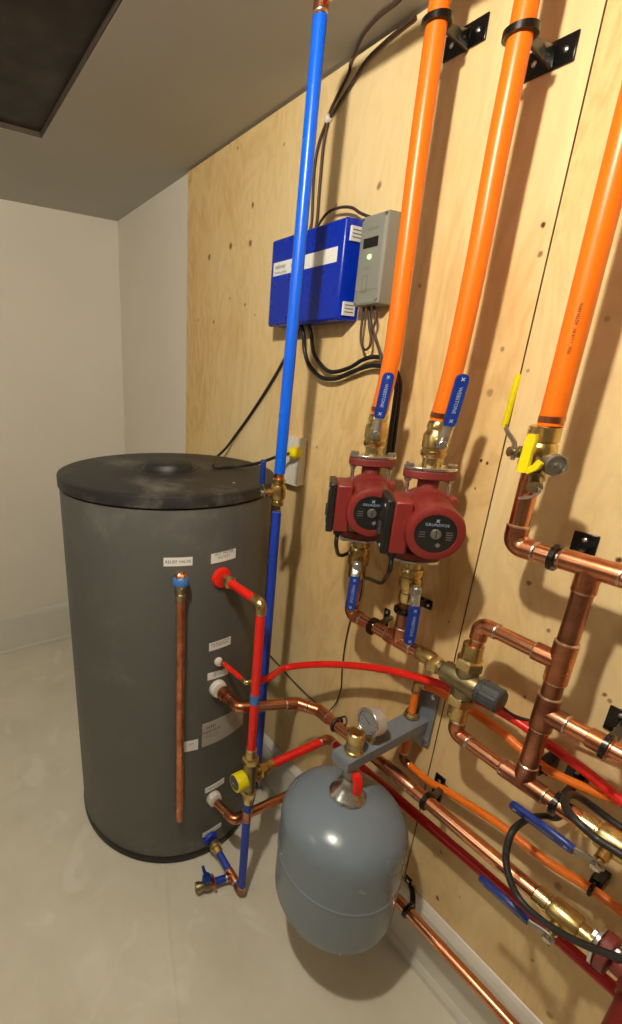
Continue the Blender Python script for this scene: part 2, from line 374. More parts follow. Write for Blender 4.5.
# baseboards: tall moulded profile with a shoe
def board(name, prof, p0, d, n, L):
    d = V(d); n = V(n); p0 = V(p0)
    r0 = [p0 + n * a + Z * h for a, h in prof]
    return struct(name, B().ringloft([r0, [p + d * L for p in r0]]), 'trim')
prof = [(0, 0), (.021, 0), (.021, .016), (.016, .03), (.013, .034), (.013, .172), (.011, .176), (.015, .182), (.015, .192), (.009, .204), (.003, .212), (0, .214)]
board('baseboard_right', prof, (-1.62, WALL - .001, 0), X, -Y, 2.8)
board('trim_1', prof, (XB, WR - .0005, 0), X, -Y, -1.683 - XB)
prof2 = [(0, 0), (.017, 0), (.017, .016), (.013, .022), (.012, .185), (.010, .2), (.004, .214), (0, .217)]
board('baseboard_back', prof2, (XB + .0005, -1.78, 0), Y, X, WR + 1.78)
# plywood sheets
SEAM = -.462
def ply(name, x0, x1, m, label):
    b = B(); b.span((x0, WALL, .0 if x0 > -1.7 else 0), (x1, WR, 2.062))
    for f in b.bm.faces:
        if abs(f.calc_center_median().x - x0) < 1e-4 or abs(f.calc_center_median().x - x1) < 1e-4: f.material_index = 1
    return struct(name, b, [m, 'ply_edge'])
# object origin stays at the room origin so that the grain runs through
p1 = ply('plywood_panel', -1.68, SEAM - .0013, 'ply_a', ''); p2 = ply('plywood_panel', SEAM + .0013, .758, 'ply_b', '')
tag(p1, 'pale knotty plywood sheet behind the tank and blue box', 'plywood'); tag(p2, 'golden plywood sheet right of the seam', 'plywood')
# ceiling hatch
t = thing('ceiling_hatch', ((HX0 + HX1) / 2, (HY0 + HY1) / 2, CEIL), 'dark brown hatch recessed in the ceiling at upper left', 'hatch')
link('hatch_board', B().span((HX0 + .001, HY0 + .001, CEIL + .013), (HX1 - .001, HY1 - .001, CEIL + .03)), 'hatch', t)
b = B()
for a, c in (((HX0, HY1 - .004), (HX1, HY1)), ((HX0, HY0), (HX1, HY0 + .004)), ((HX0, HY0), (HX0 + .004, HY1)), ((HX1 - .004, HY0), (HX1, HY1))):
    b.span((a[0], a[1], CEIL + .0005), (c[0], c[1], CEIL + .014))
link('jamb', b, 'hatch_edge', t)

# ------------------------------------------------------------------ generic plumbing
def elbow_mesh(P, d1, d2, r, a=None, R=None):
    a = a or r * 2.3; P = V(P); d1 = V(d1).normalized(); d2 = V(d2).normalized(); R = R or a * .8
    pts = fillet([P + d1 * a, P, P + d2 * a], R, 10); b = B(); b.tube(pts, r * 1.15, 20)
    b.mi = 1
    for q, d in ((P + d1 * a, d1), (P + d2 * a, d2)):
        b.lathe([(r * 1.01, -.001), (r * 1.18, -.0008), (r * 1.16, .0012), (r * 1.02, .0028)], q, d, 20)
    return b
def tee_mesh(P, d, br, r, a=None, rb=None):
    a = a or r * 2.4; rb = rb or r; P = V(P); d = V(d).normalized(); br = V(br).normalized(); b = B()
    b.tube([P - d * a, P + d * a], r * 1.17, 22); b.tube([P, P + br * a * 1.05], rb * 1.15, 22)
    b.mi = 1
    for q, e, rr in ((P - d * a, -d, r), (P + d * a, d, r), (P + br * a * 1.05, br, rb)):
        b.lathe([(rr * 1.01, -.001), (rr * 1.18, -.0008), (rr * 1.16, .0012), (rr * 1.02, .0028)], q, e, 20)
    return b
def coupling(P, d, r, h=.03, k=1.14):
    d = V(d).normalized(); P = V(P)
    return B().lathe([(r * 1.0, -h / 2 - .001), (r * k, -h / 2), (r * k, h / 2), (r * 1.0, h / 2 + .001)], P, d, 22)
def pipe_run(name, pts, r, m, label, cat='pipe', group=None, elbows=True, fit='fitting', er=None, part='pipe'):
    pts = [V(p) for p in pts]; t = thing(name, pts[0], label, cat, group)
    link(part, B().tube(fillet(pts, (er or r * 1.9), 10), r, 20), m, t)
    if elbows:
        for a, p, c in zip(pts, pts[1:], pts[2:]):
            if abs(math.pi - (a - p).angle(c - p)) > .1:
                link('elbow', elbow_mesh(p, a - p, c - p, r), [fit, 'solder'], t)
    return t
def valve(P, ax, r, n, u, label, L=.08, h=.045, lever=(.03, .085), grip='blue_grip', steel='steel', group=None, prof=None, words='WEBSTONE', w=.0185, bend=.01, body='brass', name='ball_valve', flip=1):
    """ball valve centred at P: pipe axis ax, stem towards n, lever towards u"""
    P = V(P); ax = V(ax).normalized(); n = V(n); n = (n - ax * n.dot(ax)).normalized(); u = V(u).normalized(); w_ = ax.cross(n) if abs(u.dot(ax)) > .7 else u.cross(n)
    w_ = u.cross(n).normalized()
    t = thing(name, P, label, 'valve', group)
    k = L / .08
    prof = prof or [(r * 1.02, -.04), (r * 1.3, -.0395), (r * 1.3, -.028), (r * 1.08, -.027), (r * 1.08, -.022), (r * 1.45, -.02), (r * 1.6, -.012), (r * 1.65, 0), (r * 1.6, .012), (r * 1.45, .02), (r * 1.08, .022), (r * 1.08, .027), (r * 1.3, .028), (r * 1.3, .0395), (r * 1.02, .04)]
    link('body', B().lathe([(a, c * k) for a, c in prof], P, ax, 26), body, t)
    st = B(); st.lathe([(.0085, r * 1.2), (.0085, h - .012), (.005, h - .011), (.005, h + .003)], P, n, 16); link('stem', st, body, t)
    link('nut', B().hexa(P + n * (h - .001), n, .0075, .006), 'steel', t)
    q = P + n * (h - .004); a0, a1 = lever
    pts = [q - u * .009, q - u * .005, q, q + u * .008, q + u * (a0 * .6) + n * bend * .4, q + u * a0 + n * bend, q + u * (a0 + .012) + n * bend]
    link('lever', B().ribbon(pts, w_, [w * .55, w * .9, w, w, w * .85, w * .8, w * .8], .0035), steel, t)
    g0 = q + u * a0 + n * bend; Lg = a1; k = w * 1.12
    gp = [g0 + u * (Lg * s) + n * 0 for s in (0, .04, .1, .5, .9, .96, .99, 1.0)]
    g = link('grip', B().ribbon(gp, w_, [k * .8, k * .92, k, k, k, k * .85, k * .55, k * .2], .0085), grip, t)
    if words:
        o_ = g0 + u * Lg * .5 + n * .0049; uu = u * flip; vv = n.cross(uu).normalized()
        text('lettering', words, .0080, planar(o_, uu, vv), 'ink_white', g)
        for sg in (-1, 1):
            c = o_ + u * Lg * .40 * sg; bb = B()
            for s2 in (-1, 1):
                d = (uu + vv * s2).normalized(); e = (uu - vv * s2).normalized()
                bb.prism([(-.0036, -.0007), (.0036, -.0007), (.0036, .0007), (-.0036, .0007)], c + n * (.0001 * (s2 + 1)), d, n.cross(d).normalized(), .0003)
            link('emblem', bb, 'ink_white', g)
    return t
def hanger(P, d, r, label, plate=(475, 30), wall=WALL, size=(.03, .05), big=False, group='black pipe hangers on the plywood'):
    """split ring round a pipe at P with direction d, a post and a two-screw plate on the wall"""
    P = V(P); d = V(d).normalized(); t = thing('pipe_hanger', P, label, 'hanger', group)
    u, v, _ = frame(d, Y); w = .0045 if not big else .0055; R0, R1 = r + .0006, r + .0065
    b = B(); rows = []
    rings = []
    seg = 32
    for i in range(seg + 1):
        a = 2 * math.pi * i / seg; e = u * math.cos(a) + v * math.sin(a)
        rings.append([P + e * R0 - d * w, P + e * R1 - d * w * .8, P + e * R1 + d * w * .8, P + e * R0 + d * w])
    b.ringloft(rings, False, False)
    link('ring', b, 'black_gloss', t)
    q = V((P.x, wall, P.z)); off = aY(plate[0], plate[1], wall) - q
    pts = [P + Y * (r + .003), P + Y * (wall - P.y) * .55 + off * .3, q + off * .6 - Y * .012, q + off * .8 - Y * .004]
    link('arm', B().ribbon(spline(pts, 4), d if abs(d.y) < .5 else X, [.013 if not big else .012 + .0017 * i for i in range(13)], .006), 'black_gloss', t)
    c = q + off * 1.0 - Y * .002; b = B()
    sx, sz = size
    b.box(c, (sx, .004, sz)); link('plate', b, 'black_gloss', t, bevel=.0015)
    for s in (-1, 1):
        sc = c + (X * (sx * .3 * s) if sx > sz else Z * (sz * .3 * s)) - Y * .002
        link('screw', B().lathe([(.0042, 0), (.004, .0012), (.002, .0025), (.0003, .0027)], sc, -Y, 12), 'steel', t)
    return t

# ------------------------------------------------------------------ storage tank
TX, TY = -1.208, .587
T = thing('storage_tank', (TX, TY, 0), 'tall dark grey cylindrical water tank with dusty black lid', 'tank')
link('jacket', B().lathe([(.288, .012), (.298, .014), (.3, .02), (.3, 1.13)], (TX, TY, 0), Z, 96, True), 'tank_body', T)
link('base_ring', B().lathe([(.28, 0), (.2965, 0), (.3015, .004), (.3025, .026), (.3005, .03)], (TX, TY, 0), Z, 96), 'black', T)
lid = link('lid', B().lathe([(.3005, 1.136), (.3045, 1.136), (.3045, 1.160), (.3035, 1.163), (.300, 1.1645), (.285, 1.1655), (.21, 1.168), (.105, 1.169), (.1, 1.171), (.092, 1.171), (.088, 1.169), (0, 1.169)], (TX, TY, 0), Z, 96), 'tank_lid', T)
link('lid_cap', B().lathe([(.082, 1.168), (.081, 1.1705), (.071, 1.1715), (.067, 1.186), (.063, 1.190), (.058, 1.1915), (.0, 1.192)], (TX, TY, 0), Z, 48), 'tank_lid', lid)
for sx, sy in ((138, 480), (171, 481), (234, 483)):
    p = aZ(sx, sy, 1.1665); link('rivet', B().lathe([(.004, 0), (.0035, .0015), (.001, .0025)], (p.x, p.y, 1.1662), Z, 10), 'steel', lid)
def onT(a, z, r=.3008): return V((TX + r * math.cos(a), TY + r * math.sin(a), z))
def tlabel(name, a0, a1, z0, z1, m, words=None, size=.01, tilt=0.0, ink='ink', lift=.0008, txt_off=(0, 0)):
    n = 14; rings = []
    for i in range(n + 1):
        a = a0 + (a1 - a0) * i / n; dz = tilt * (a - a0)
        rings.append([onT(a, z0 + dz, .3), onT(a, z0 + dz, .3 + lift), onT(a, z1 + dz, .3 + lift), onT(a, z1 + dz, .3)])
    o = link(name, B().ringloft(rings), m, T)
    am = (a0 + a1) / 2; zm = (z0 + z1) / 2
    if words:
        for wds, sz, ox, oz, ik in words:
            text('lettering', wds, sz, lambda x, y, ox=ox, oz=oz: onT(am + (x + ox) / .3, zm + y + oz + tilt * (am - a0 + (x + ox) / .3), .3 + lift + .0004), ik, o)
    return o
rad = math.radians
def ang(x, y):
    d = ray(x, y); a = d.x ** 2 + d.y ** 2; bb = -2 * (d.x * TX + d.y * TY); c = TX * TX + TY * TY - .09
    s = bb * bb - 4 * a * c; t = (-bb - math.sqrt(max(0, s))) / (2 * a); P = CAMPOS + d * t
    return math.atan2(P.y - TY, P.x - TX), P.z
def plab(px, hh, words, name='label', m='label', name2=None):
    (x0, y0), (x1, y1) = px; a0, z0 = ang(x0, y0); a1, z1 = ang(x1, y1); zm = (z0 + z1) / 2
    return tlabel(name, a0, a1, z0 - hh / 2, z0 + hh / 2, m, words, tilt=(z1 - z0) / (a1 - a0))
plab(((163.5, 562), (192.5, 561)), .022, [('RELIEF VALVE', .0105, 0, 0, 'ink')])
plab(((211, 559), (235.5, 553)), .026, [('HOT WATER\nOUTLET', .0095, 0, .0045, 'ink')])
plab(((209, 647.5), (230.5, 640)), .024, [('RECIRCULATION\nCONNECTION', .0075, 0, .0035, 'ink')])
plab(((207.5, 677), (228, 670.5)), .022, [('BOILER\nRETURN', .0085, 0, .004, 'ink')])
plab(((202, 736), (243, 713)), .080, [('HTP', .016, -.05, .022, 'ink'), ('SuperStor', .0145, -.047, .009, 'ink'), ('INDIRECT FIRED\nWATER HEATER', .006, -.045, -.008, 'ink_grey'), ('ULTRA', .008, .03, -.002, 'ink_grey')], m='label_silver')
plab(((184, 747), (198, 744)), .036, [('240V', .007, 0, .006, 'ink_grey')])
plab(((205, 791), (224, 780)), .02, [('BOILER SUPPLY', .0065, 0, 0, 'ink_grey')])
plab(((202.5, 835.5), (221, 824)), .018, [('COLD WATER INLET', .006, 0, 0, 'ink_grey')])
# port collars
def collar(z, r, m, part='port_collar', depth=.012, ya=0):
    o = V((TX + .298, TY + ya, z))
    return link(part, B().lathe([(r * .96, 0), (r, .002), (r, depth * .5), (r * .9, depth), (r * .55, depth * 1.15)], o, X, 28), m, T)
collar(.949, .027, 'red_tube'); collar(.704, .012, 'white'); collar(.62, .025, 'white', depth=.018); collar(.226, .023, 'white', depth=.018)
collar(.063, .024, 'blue_deep', ya=-.006)

# relief valve
a, z = ang(179.3, 576); rp = onT(a, z, .3); n_ = V((math.cos(a), math.sin(a), 0)); RV = rp + n_ * .03
t = thing('relief_valve', RV, 'bronze relief valve with blue cap on front of the dark tank', 'valve')
link('nipple', B().lathe([(.012, .0), (.012, .012), (.015, .012), (.015, .03)], rp, n_, 6), 'brass', t)
link('body', B().lathe([(.010, -.055), (.011, -.05), (.0125, -.046), (.0125, -.034), (.010, -.032), (.012, -.02), (.015, -.012), (.015, .006), (.0125, .012)], RV, Z, 22), 'brass_dull', t)
link('cap', B().lathe([(.015, -.003), (.0185, -.002), (.0195, .004), (.0185, .013), (.014, .019), (.01, .021)], RV - Z * .006, Z, 26), 'blue_cap', t)
link('spring_cap', B().lathe([(.0165, .012), (.014, .017), (.007, .025), (.001, .028)], RV, Z, 6), 'copper', t)
link('screw', B().lathe([(.004, 0), (.004, .003), (.001, .004)], RV + n_ * .019 - Z * .008, n_, 10), 'steel', t)
t = thing('discharge_pipe', (RV.x, RV.y, .214), 'straight copper discharge pipe down the front of the dark tank', 'pipe')
zb = .214
link('pipe', B().lathe([(.0078, zb), (.0105, zb), (.0105, RV.z - .052), (.0078, RV.z - .052)], (RV.x, RV.y, 0), Z, 24), 'fitting', t)

# ------------------------------------------------------------------ red hot line
r34 = .0111
HX, HY_ = -.744, TY + .003
t = pipe_run('hot_water_pipe', [(-.896, HY_, .949), (HX, HY_, .949), (HX, HY_, .545)], r34 * .98, 'red_tube', 'red hot water pipe from top port of dark tank down to mixing valve', elbows=False, part='sleeve')
link('union', B().lathe([(.0135, 0), (.0135, .012), (.017, .013), (.017, .026), (.012, .03)], (-.894, HY_, .949), X, 8), 'brass', t)
link('elbow', elbow_mesh((HX, HY_, .949), -X, -Z, r34 * 1.0, a=.024), ['brass', 'solder'], t)
link('tape_band', B().lathe([(r34 * 1.04, -.013), (r34 * 1.06, -.012), (r34 * 1.06, .012), (r34 * 1.04, .013)], (HX, HY_, .695), Z, 22), 'blue_cap', t)
# recirculation branch
t = thing('recirculation_pipe', (-.9, .595, .704), 'thin red recirculation tube from small white port on dark tank', 'pipe')
link('tube', B().tube([(-.885, .595, .704), (-.80, .600, .704)], .0065, 16), 'red_tube', t)
link('nipple', B().lathe([(.008, 0), (.008, .01), (.006, .014)], (-.9, .595, .704), X, 14), 'copper', t)
link('elbow', elbow_mesh((-.795, .600, .704), -X, V((.25, 1, .0)), .0062, a=.015), ['brass', 'solder'], t)
# long bowed red tube
pts = [(-.79, .615, .704), (-.775, .655, .712)] + [aY(*q) for q in ((285, 668, .74), (315, 664.5, .775), (345, 665, .80), (375, 668, .81), (400, 673, .815), (440, 684, .82), (455, 691, .825), (490, 706, .835), (520, 723, .84), (545, 742, .84), (580, 767, .84), (617, 797, .84), (660, 835, .84))]
t = thing('long_red_tube', pts[0], 'long bowed red tube crossing the plywood behind the mixing valve', 'pipe')
link('tube', B().tube(spline(pts, 6), .0085, 16), 'red_tube', t)

# ------------------------------------------------------------------ mixing valve by the tank
MV = V((HX, HY_, .458))
t = thing('mixing_valve', MV, 'brass thermostatic mixing valve with yellow dial beside the tank', 'valve')
link('body', B().lathe([(.013, -.05), (.017, -.04), (.018, -.02), (.019, 0), (.018, .02), (.016, .035), (.013, .045)], MV, Z, 26), 'brass_dull', t)
for z0, s in ((.045, 1), (-.05, -1)):
    u_ = B(); u_.hexa(MV + Z * (z0 - (0.004 if s > 0 else .018)), Z, .021, .022); u_.lathe([(.0155, 0), (.0145, .012), (.0125, .020), (.0125, .026)], MV + Z * (z0 + .016 * s), Z * s, 20)
    link('union_nut', u_, 'brass', t)
link('solder_ring', B().lathe([(r34, .082), (.0145, .083), (.0145, .087), (r34, .088)], MV, Z, 20), 'solder', t)
u_ = B(); u_.lathe([(.013, .012), (.013, .03)], MV, Y, 20); u_.hexa(MV + Y * .030, Y, .020, .018); u_.lathe([(.016, .046), (.0145, .062), (.0125, .074)], MV, Y, 20); link('outlet_union', u_, 'brass', t)
nd = V((-.25, -.95, .0)).normalized() 
dn = V((.02, -1, 0)).normalized()
kn = link('knob', B().lathe([(.017, .014), (.0225, .017), (.0225, .044), (.0215, .047), (.019, .0475)], MV - Z * .004, dn, 30), 'yellow', t)
link('dial', B().lathe([(.019, .047), (.0185, .0487), (.004, .0488), (.0035, .0505), (.0005, .051)], MV, dn, 26), 'cap_grey', kn)
link('screw', B().lathe([(.003, .0487), (.003, .0515), (.0005, .052)], MV, dn, 10), 'steel', kn)
# mixed water outlet: towards wall then along it
zr = .478
t = thing('mixed_water_pipe', MV + Y * .06, 'red pipe from mixing valve outlet to the wall then low along it', 'pipe')
zr = MV.z
pr = [MV + Y * .06, aZ(326, 742.5, .478), ]
E1 = V((-.715, .832, .49)); 
p0 = MV + Y * .072
pts = [p0, E1, V((-.3, .836, .497)), V((.35, .836, .497))]
link('sleeve', B().tube(fillet(pts[:2] , .02), r34, 20), 'red_tube', t)
link('sleeve', B().tube([E1, pts[2], pts[3]], r34, 20), 'red_dark', t)
link('elbow', elbow_mesh(E1, p0 - E1, X, r34, a=.024), ['fitting', 'solder'], t)

# ------------------------------------------------------------------ cold side: riser, drain
BX, BY = HX, HY_
t = thing('cold_riser', (BX, BY, .03), 'short blue sleeved pipe rising from floor level to the mixing valve', 'pipe')
link('sleeve', B().tube([(BX, BY, .048), (BX, BY, .308)], r34, 20), 'blue_deep', t)
link('sleeve', B().tube([(BX, BY, .33), (BX, BY, .385)], r34 * .95, 20), 'blue_deep', t)
link('tee', tee_mesh((BX, BY, .320), Z, V((-.09, .10, 0)), r34 * .95, a=.015), ['copper_aged', 'solder'], t)
link('elbow', elbow_mesh((BX, BY, .026), Z, -X, r34, a=.024), ['copper_aged', 'solder'], t)
t = thing('cold_inlet_pipe', (-.9, BY - .003, .05), 'blue taped pipe from bottom port of tank to the riser elbow', 'pipe')
A_, E_ = V((-.894, BY - .006, .056)), V((BX - .022, BY, .028))
d_ = (E_ - A_).normalized()
link('union', B().lathe([(.017, 0), (.019, .004), (.019, .016), (.0145, .02), (.0145, .034), (.0125, .036)], A_, d_, 18), 'brass', t)
link('sleeve', B().tube([A_ + d_ * .034, A_ + d_ * .088], r34, 18), 'blue_deep', t)
link('sleeve', B().tube([A_ + d_ * .125, E_], r34, 18), 'blue_deep', t)
TP = A_ + d_ * .106
link('tee', tee_mesh(TP, d_, V((-.25, -1, 0)), r34 * .95, a=.018), ['fitting', 'solder'], t)
# drain tap
dd = V((-.22, -1, 0)).normalized()
t = thing('drain_valve', TP + dd * .06, 'small brass drain tap with blue wing handle low beside the tank', 'valve')
link('sleeve', B().tube([TP + dd * .018, TP + dd * .055], r34 * .9, 18), 'blue_deep', t)
link('flange', B().lathe([(.011, .055), (.021, .057), (.022, .060), (.013, .064), (.011, .068)], TP, dd, 24), 'fitting', t)
link('body', B().lathe([(.011, .066), (.015, .07), (.015, .088), (.011, .092), (.011, .100), (.014, .101), (.013, .112)], TP, dd, 20), 'brass_dull', t)
q = TP + dd * .08
link('outlet', B().tube(fillet([q, q + V((-.004, -.006, -.004)), q + dd * .03 + V((0, 0, -.02))], .01), .009, 14), 'brass_dull', t)
link('handle', B().lathe([(.012, 0), (.014, .004), (.013, .022), (.009, .026)], q + Z * .012, Z, 8).ribbon([q + Z * .03 + X * .018, q + Z * .034 + X * .008, q + Z * .034 - X * .014, q + Z * .046 - X * .024], Y, [.007, .010, .010, .007], .006), 'blue_grip', t)

# blue main from the ceiling
CM = V((-.836, .69, 0)); VZ = 1.173
rb = .0112
rb2 = .0125; CT = V((-.820, .69, 2.036))
t = thing('cold_water_main', (CM.x, CM.y, VZ + .03), 'long blue pipe from the ceiling down to the brass shut-off valve', 'pipe')
link('sleeve', B().tube([CM + Z * (VZ + .045), CT - Z * .025], rb2, 22), 'blue_tube', t)
link('elbow', elbow_mesh(CT, -Z, X, rb2 * .92, a=.020), ['copper', 'solder'], t)
link('top_piece', B().lathe([(rb2 * .9, -.030), (rb2 * .9, -.015)], CT, Z, 20), 'copper', t)
link('sleeve', B().tube([CT + X * .022, CT + X * .9], rb2 * .95, 18), 'blue_deep', t)
link('crimp', B().lathe([(rb * .9, .028), (rb * 1.02, .030), (rb * 1.02, .050)], CM + Z * VZ, Z, 20), 'copper', t)
t = thing('lower_cold_pipe', (CM.x, CM.y, .36), 'blue pipe behind the red pipe, below the brass shut-off valve', 'pipe')
link('sleeve', B().tube([CM + Z * .36, CM + Z * (VZ - .048)], rb, 22), 'blue_deep', t)
q1 = CM + Z * .320; q2 = V((BX, BY, .320)); dq = (q2 - q1)
link('elbow', elbow_mesh(q1, Z, dq, rb, a=.026), ['copper_aged', 'solder'], t)
link('branch', B().tube([q1 + dq.normalized() * .02, q2 - dq.normalized() * .018], rb * .92, 18), 'blue_deep', t)
valve(CM + Z * VZ, Z, .0115, (-.25, -1, 0), Z, 'brass shut-off valve with blue lever on the blue pipe', L=.062, h=.04, lever=(.022, .055), w=.014, words=None, bend=.006)

# ------------------------------------------------------------------ boiler side copper
r1 = .0138
P1 = V((-.885, TY + .003, .62))
E1_ = V((-.812, TY + .006, .62)); E2_ = V((-.755, .735, .62)); E3_ = V((-.690, .765, .62))
a_ = aZ(243, 707, .62); 
t = pipe_run('copper_return_pipe', [P1, V((-.812, .594, .62)), V((-.749, .738, .62)), V((-.700, .768, .62)), V((-.181, .77, .62))], r1, 'copper', 'copper pipe from middle port of tank, along the wall to the lower brass valve')
link('adapter', B().lathe([(.017, 0), (.019, .003), (.019, .014), (.0165, .016), (.0165, .03), (.0145, .031)], P1, X, 22), 'fitting', t)
link('patch', coupling((-.455, .77, .62), X, r1, .075, 1.05), 'copper_aged', t)
P2 = V((-.885, TY, .226))
t = pipe_run('copper_supply_pipe', [P2, V((-.812, .60, .226)), V((-.80, .825, .226)), V((.35, .825, .236))], r1 * .95, 'copper', 'low copper pipe from bottom white port, along the baseboard')

# ------------------------------------------------------------------ expansion tank and its bracket
EX, EY = -.500, .665
t = thing('expansion_tank', (EX, EY, .20), 'grey blue expansion tank hanging under the wall bracket', 'tank')
R_ = .1345; ztop = .588; zbt = .243
prf = [(0, zbt - .012), (.045, zbt - .010), (.085, zbt - .002), (.108, zbt + .014), (.125, zbt + .036), (R_ - .002, zbt + .056), (R_, zbt + .072)]
mid = .418
prf += [(R_, mid - .02), (R_, mid - .006), (R_ + .0002, mid - .003), (R_ + .0016, mid - .0015), (R_ + .0016, mid + .0015), (R_ + .0002, mid + .003), (R_, mid + .006), (R_, mid + .02), (R_, ztop - .076), (R_ - .0015, ztop - .066), (R_ - .006, ztop - .053), (R_ - .014, ztop - .041), (R_ - .028, ztop - .029), (R_ - .048, ztop - .018), (.064, ztop - .009), (.045, ztop - .003), (.0, ztop)]
link('shell', B().lathe([(a, c) for a, c in prf], (EX, EY, 0), Z, 72, True), 'tank_grey', t)
link('collar', B().lathe([(.036, ztop - .003), (.038, ztop + .001), (.037, ztop + .005), (.033, ztop + .008), (.029, ztop + .014), (.021, ztop + .022), (.0155, ztop + .032), (.0135, ztop + .045)], (EX, EY, 0), Z, 36), 'steel', t)
link('rating_label', B().ringloft([[V((EX, EY, z)) + V((math.cos(a), math.sin(a), 0)) * (R_ + e) for z, e in ((.43, .0), (.43, .0008), (.50, .0008), (.50, .0))] for a in [rad(176 + k * 4) for k in range(9)]]), 'label_silver', t)
# bracket
BZ = .70
t = thing('tank_bracket', (-.5, .89, .6), 'grey steel arm bracket holding the expansion tank off the wall', 'bracket')
x0, x1, y0 = -.528, -.483, .632
b = B(); prof_ = [(x0, BZ), (x1, BZ), (x1, BZ - .025), (x1 - .004, BZ - .025), (x1 - .004, BZ - .004), (x0 + .004, BZ - .004), (x0 + .004, BZ - .025), (x0, BZ - .025)]
b.ringloft([[V((a, y, c)) for a, c in prof_] for y in (y0, .888)]); b.span((x0, y0 - .001, BZ - .025), (x1, y0 + .003, BZ))
link('arm', b, 'grey_bracket', t, bevel=.001)
link('wall_plate', B().span((-.535, .886, .632), (-.473, .8948, .785)), 'grey_bracket', t, bevel=.001)
b = B()
for x in (x0, x1): link('gusset', B().prism([(0, 0), (.055, 0), (0, -.055)], (x - .002, .888, BZ - .025), -Y, Z, .003), 'grey_bracket', t)
for zz in (.765, .648):
    link('bolt', B().hexa((-.484, .886, zz), -Y, .007, .005), 'steel', t)
# connection under bracket
t = thing('tank_service_valve', (EX, EY, ztop + .03), 'steel service valve with red handle between bracket and expansion tank', 'valve')
link('body', B().lathe([(.0125, ztop + .043), (.0125, ztop + .05), (.0165, ztop + .052), (.0165, ztop + .072), (.013, ztop + .075), (.013, BZ - .006)], (EX, EY, 0), Z, 20), 'steel_dull', t)
q = V((EX, EY, ztop + .068))
link('drain_cap', B().lathe([(.006, .01), (.006, .022), (.009, .022), (.009, .03), (.006, .033)], q, V((-1, -.5, .1)), 12), 'brass', t)
hd = V((.95, -.32, 0)).normalized()
link('handle', B().ribbon([q + hd * .016 + Z * .002, q + hd * .024 + Z * .001, q + hd * .030 - Z * .008, q + hd * .031 - Z * .022, q + hd * .031 - Z * .034], V((.32, .95, 0)), [.016, .02, .018, .017, .014], .011).lathe([(.006, .008), (.006, .022)], q, hd, 12), 'red_tube', t)
# air vent + gauge + fill elbow
AV = aZ(354, 754, BZ)
AV = V((-.503, .667, BZ))
t = thing('air_vent', AV, 'round brass air vent with knurled cap on end of the grey bracket', 'air vent')
link('body', B().lathe([(.019, .0005), (.019, .006), (.0168, .008), (.0168, .026), (.0182, .028), (.0182, .032)], AV, Z, 30), 'brass', t)
kb = B(); kp = []
for i in range(48):
    a = 2 * math.pi * i / 48; rr = .0184 if i % 2 else .0174; kp.append((rr * math.cos(a), rr * math.sin(a)))
kb.prism(kp, AV + Z * .0325, X, Y, .016); kb.lathe([(.0174, .0485), (.0145, .0505), (.0145, .0485), (.003, .0488)], AV, Z, 24); link('cap', kb, 'brass', t)
link('side_plug', B().lathe([(.005, .016), (.005, .026), (.007, .026), (.007, .034)], AV + Z * .026, V((-.5, .85, .0)), 10), 'brass', t)
G = V((-.505, .722, BZ)); gn = V((.05, -.92, .38)).normalized(); gn = V((-.15, -1, .15)).normalized()
t = thing('pressure_gauge', G, 'small round pressure gauge with silver rim on grey bracket', 'gauge')
gc = G + Z * .048 - gn * .010 - X * .004
link('stem', B().lathe([(.009, 0), (.009, .008), (.006, .009), (.006, .03)], G, Z, 14), 'brass', t)
link('case', B().lathe([(.022, -.006), (.027, -.004), (.0285, .002), (.0285, .018), (.030, .019), (.030, .024), (.026, .025), (.0255, .020), (.001, .0195)], gc, gn, 40), 'chrome', t)
link('bezel', B().torus(gc + gn * .0235, gn, .0275, .0028, 40, 10), 'steel', t)
dl = link('dial', B().lathe([(.0252, .0197), (.0252, .0205), (.0003, .0206)], gc, gn, 36), 'dial', t)
gu, gv, _ = frame(gn)
tk = B()
for i in range(11):
    a = rad(-135 + 27 * i); d = gu * math.cos(a) + gv * math.sin(a); w2 = gn.cross(d)
    tk.prism([(-.0004, .018), (.0004, .018), (.0004, .0225), (-.0004, .0225)], gc + gn * .0208, w2, d, .0003)
link('scale', tk, 'ink', dl)
d = (gu * .3 + gv * .95).normalized(); w2 = gn.cross(d).normalized()
link('needle', B().prism([(-.0011, -.006), (.0011, -.006), (.0003, .019), (-.0003, .019)], gc + gn * .0215, w2, d, .0005), 'ink', dl)
link('lens', B().lathe([(.0262, .0235), (.0262, .0243), (.0003, .0248)], gc, gn, 36), 'glass', t)
# fill line
FX, FY = -.512, .862
pa = V((FX, FY, BZ)); 
t = thing('bracket_fill_pipe', pa, 'short orange pipe with brass base standing on grey bracket near wall', 'pipe')
link('union', B().lathe([(.0135, .0005), (.0165, .003), (.0165, .010), (.0135, .012), (.0135, .018)], pa, Z, 8), 'brass', t)
link('tube', B().tube([pa + Z * .015, pa + Z * .082], .0085, 16), 'orange_small', t)
link('crimp', B().lathe([(.0088, 0), (.0096, .001), (.0096, .008), (.0088, .009)], pa + Z * .066, Z, 16), 'copper', t)
link('elbow', elbow_mesh(pa + Z * .095, -Z, X, .0082, a=.018), ['brass', 'solder'], t)
pts = [pa + Z * .095 + X * .016] + [aY(*q) for q in ((437, 691, .858), (465, 707, .856), (500, 731, .853), (520, 748, .85), (550, 771, .85), (590, 790, .85), (618, 800, .85), (670, 818, .85))]
t = thing('upper_orange_tube', pts[0], 'small orange tube running from above the bracket behind the mixing valve', 'pipe')
link('tube', B().tube(spline(pts, 5), .0082, 16), 'orange_small', t)
pb = V((FX, FY, BZ - .035))
t = thing('bracket_drop_pipe', pb, 'short orange pipe dropping below the grey bracket', 'pipe')
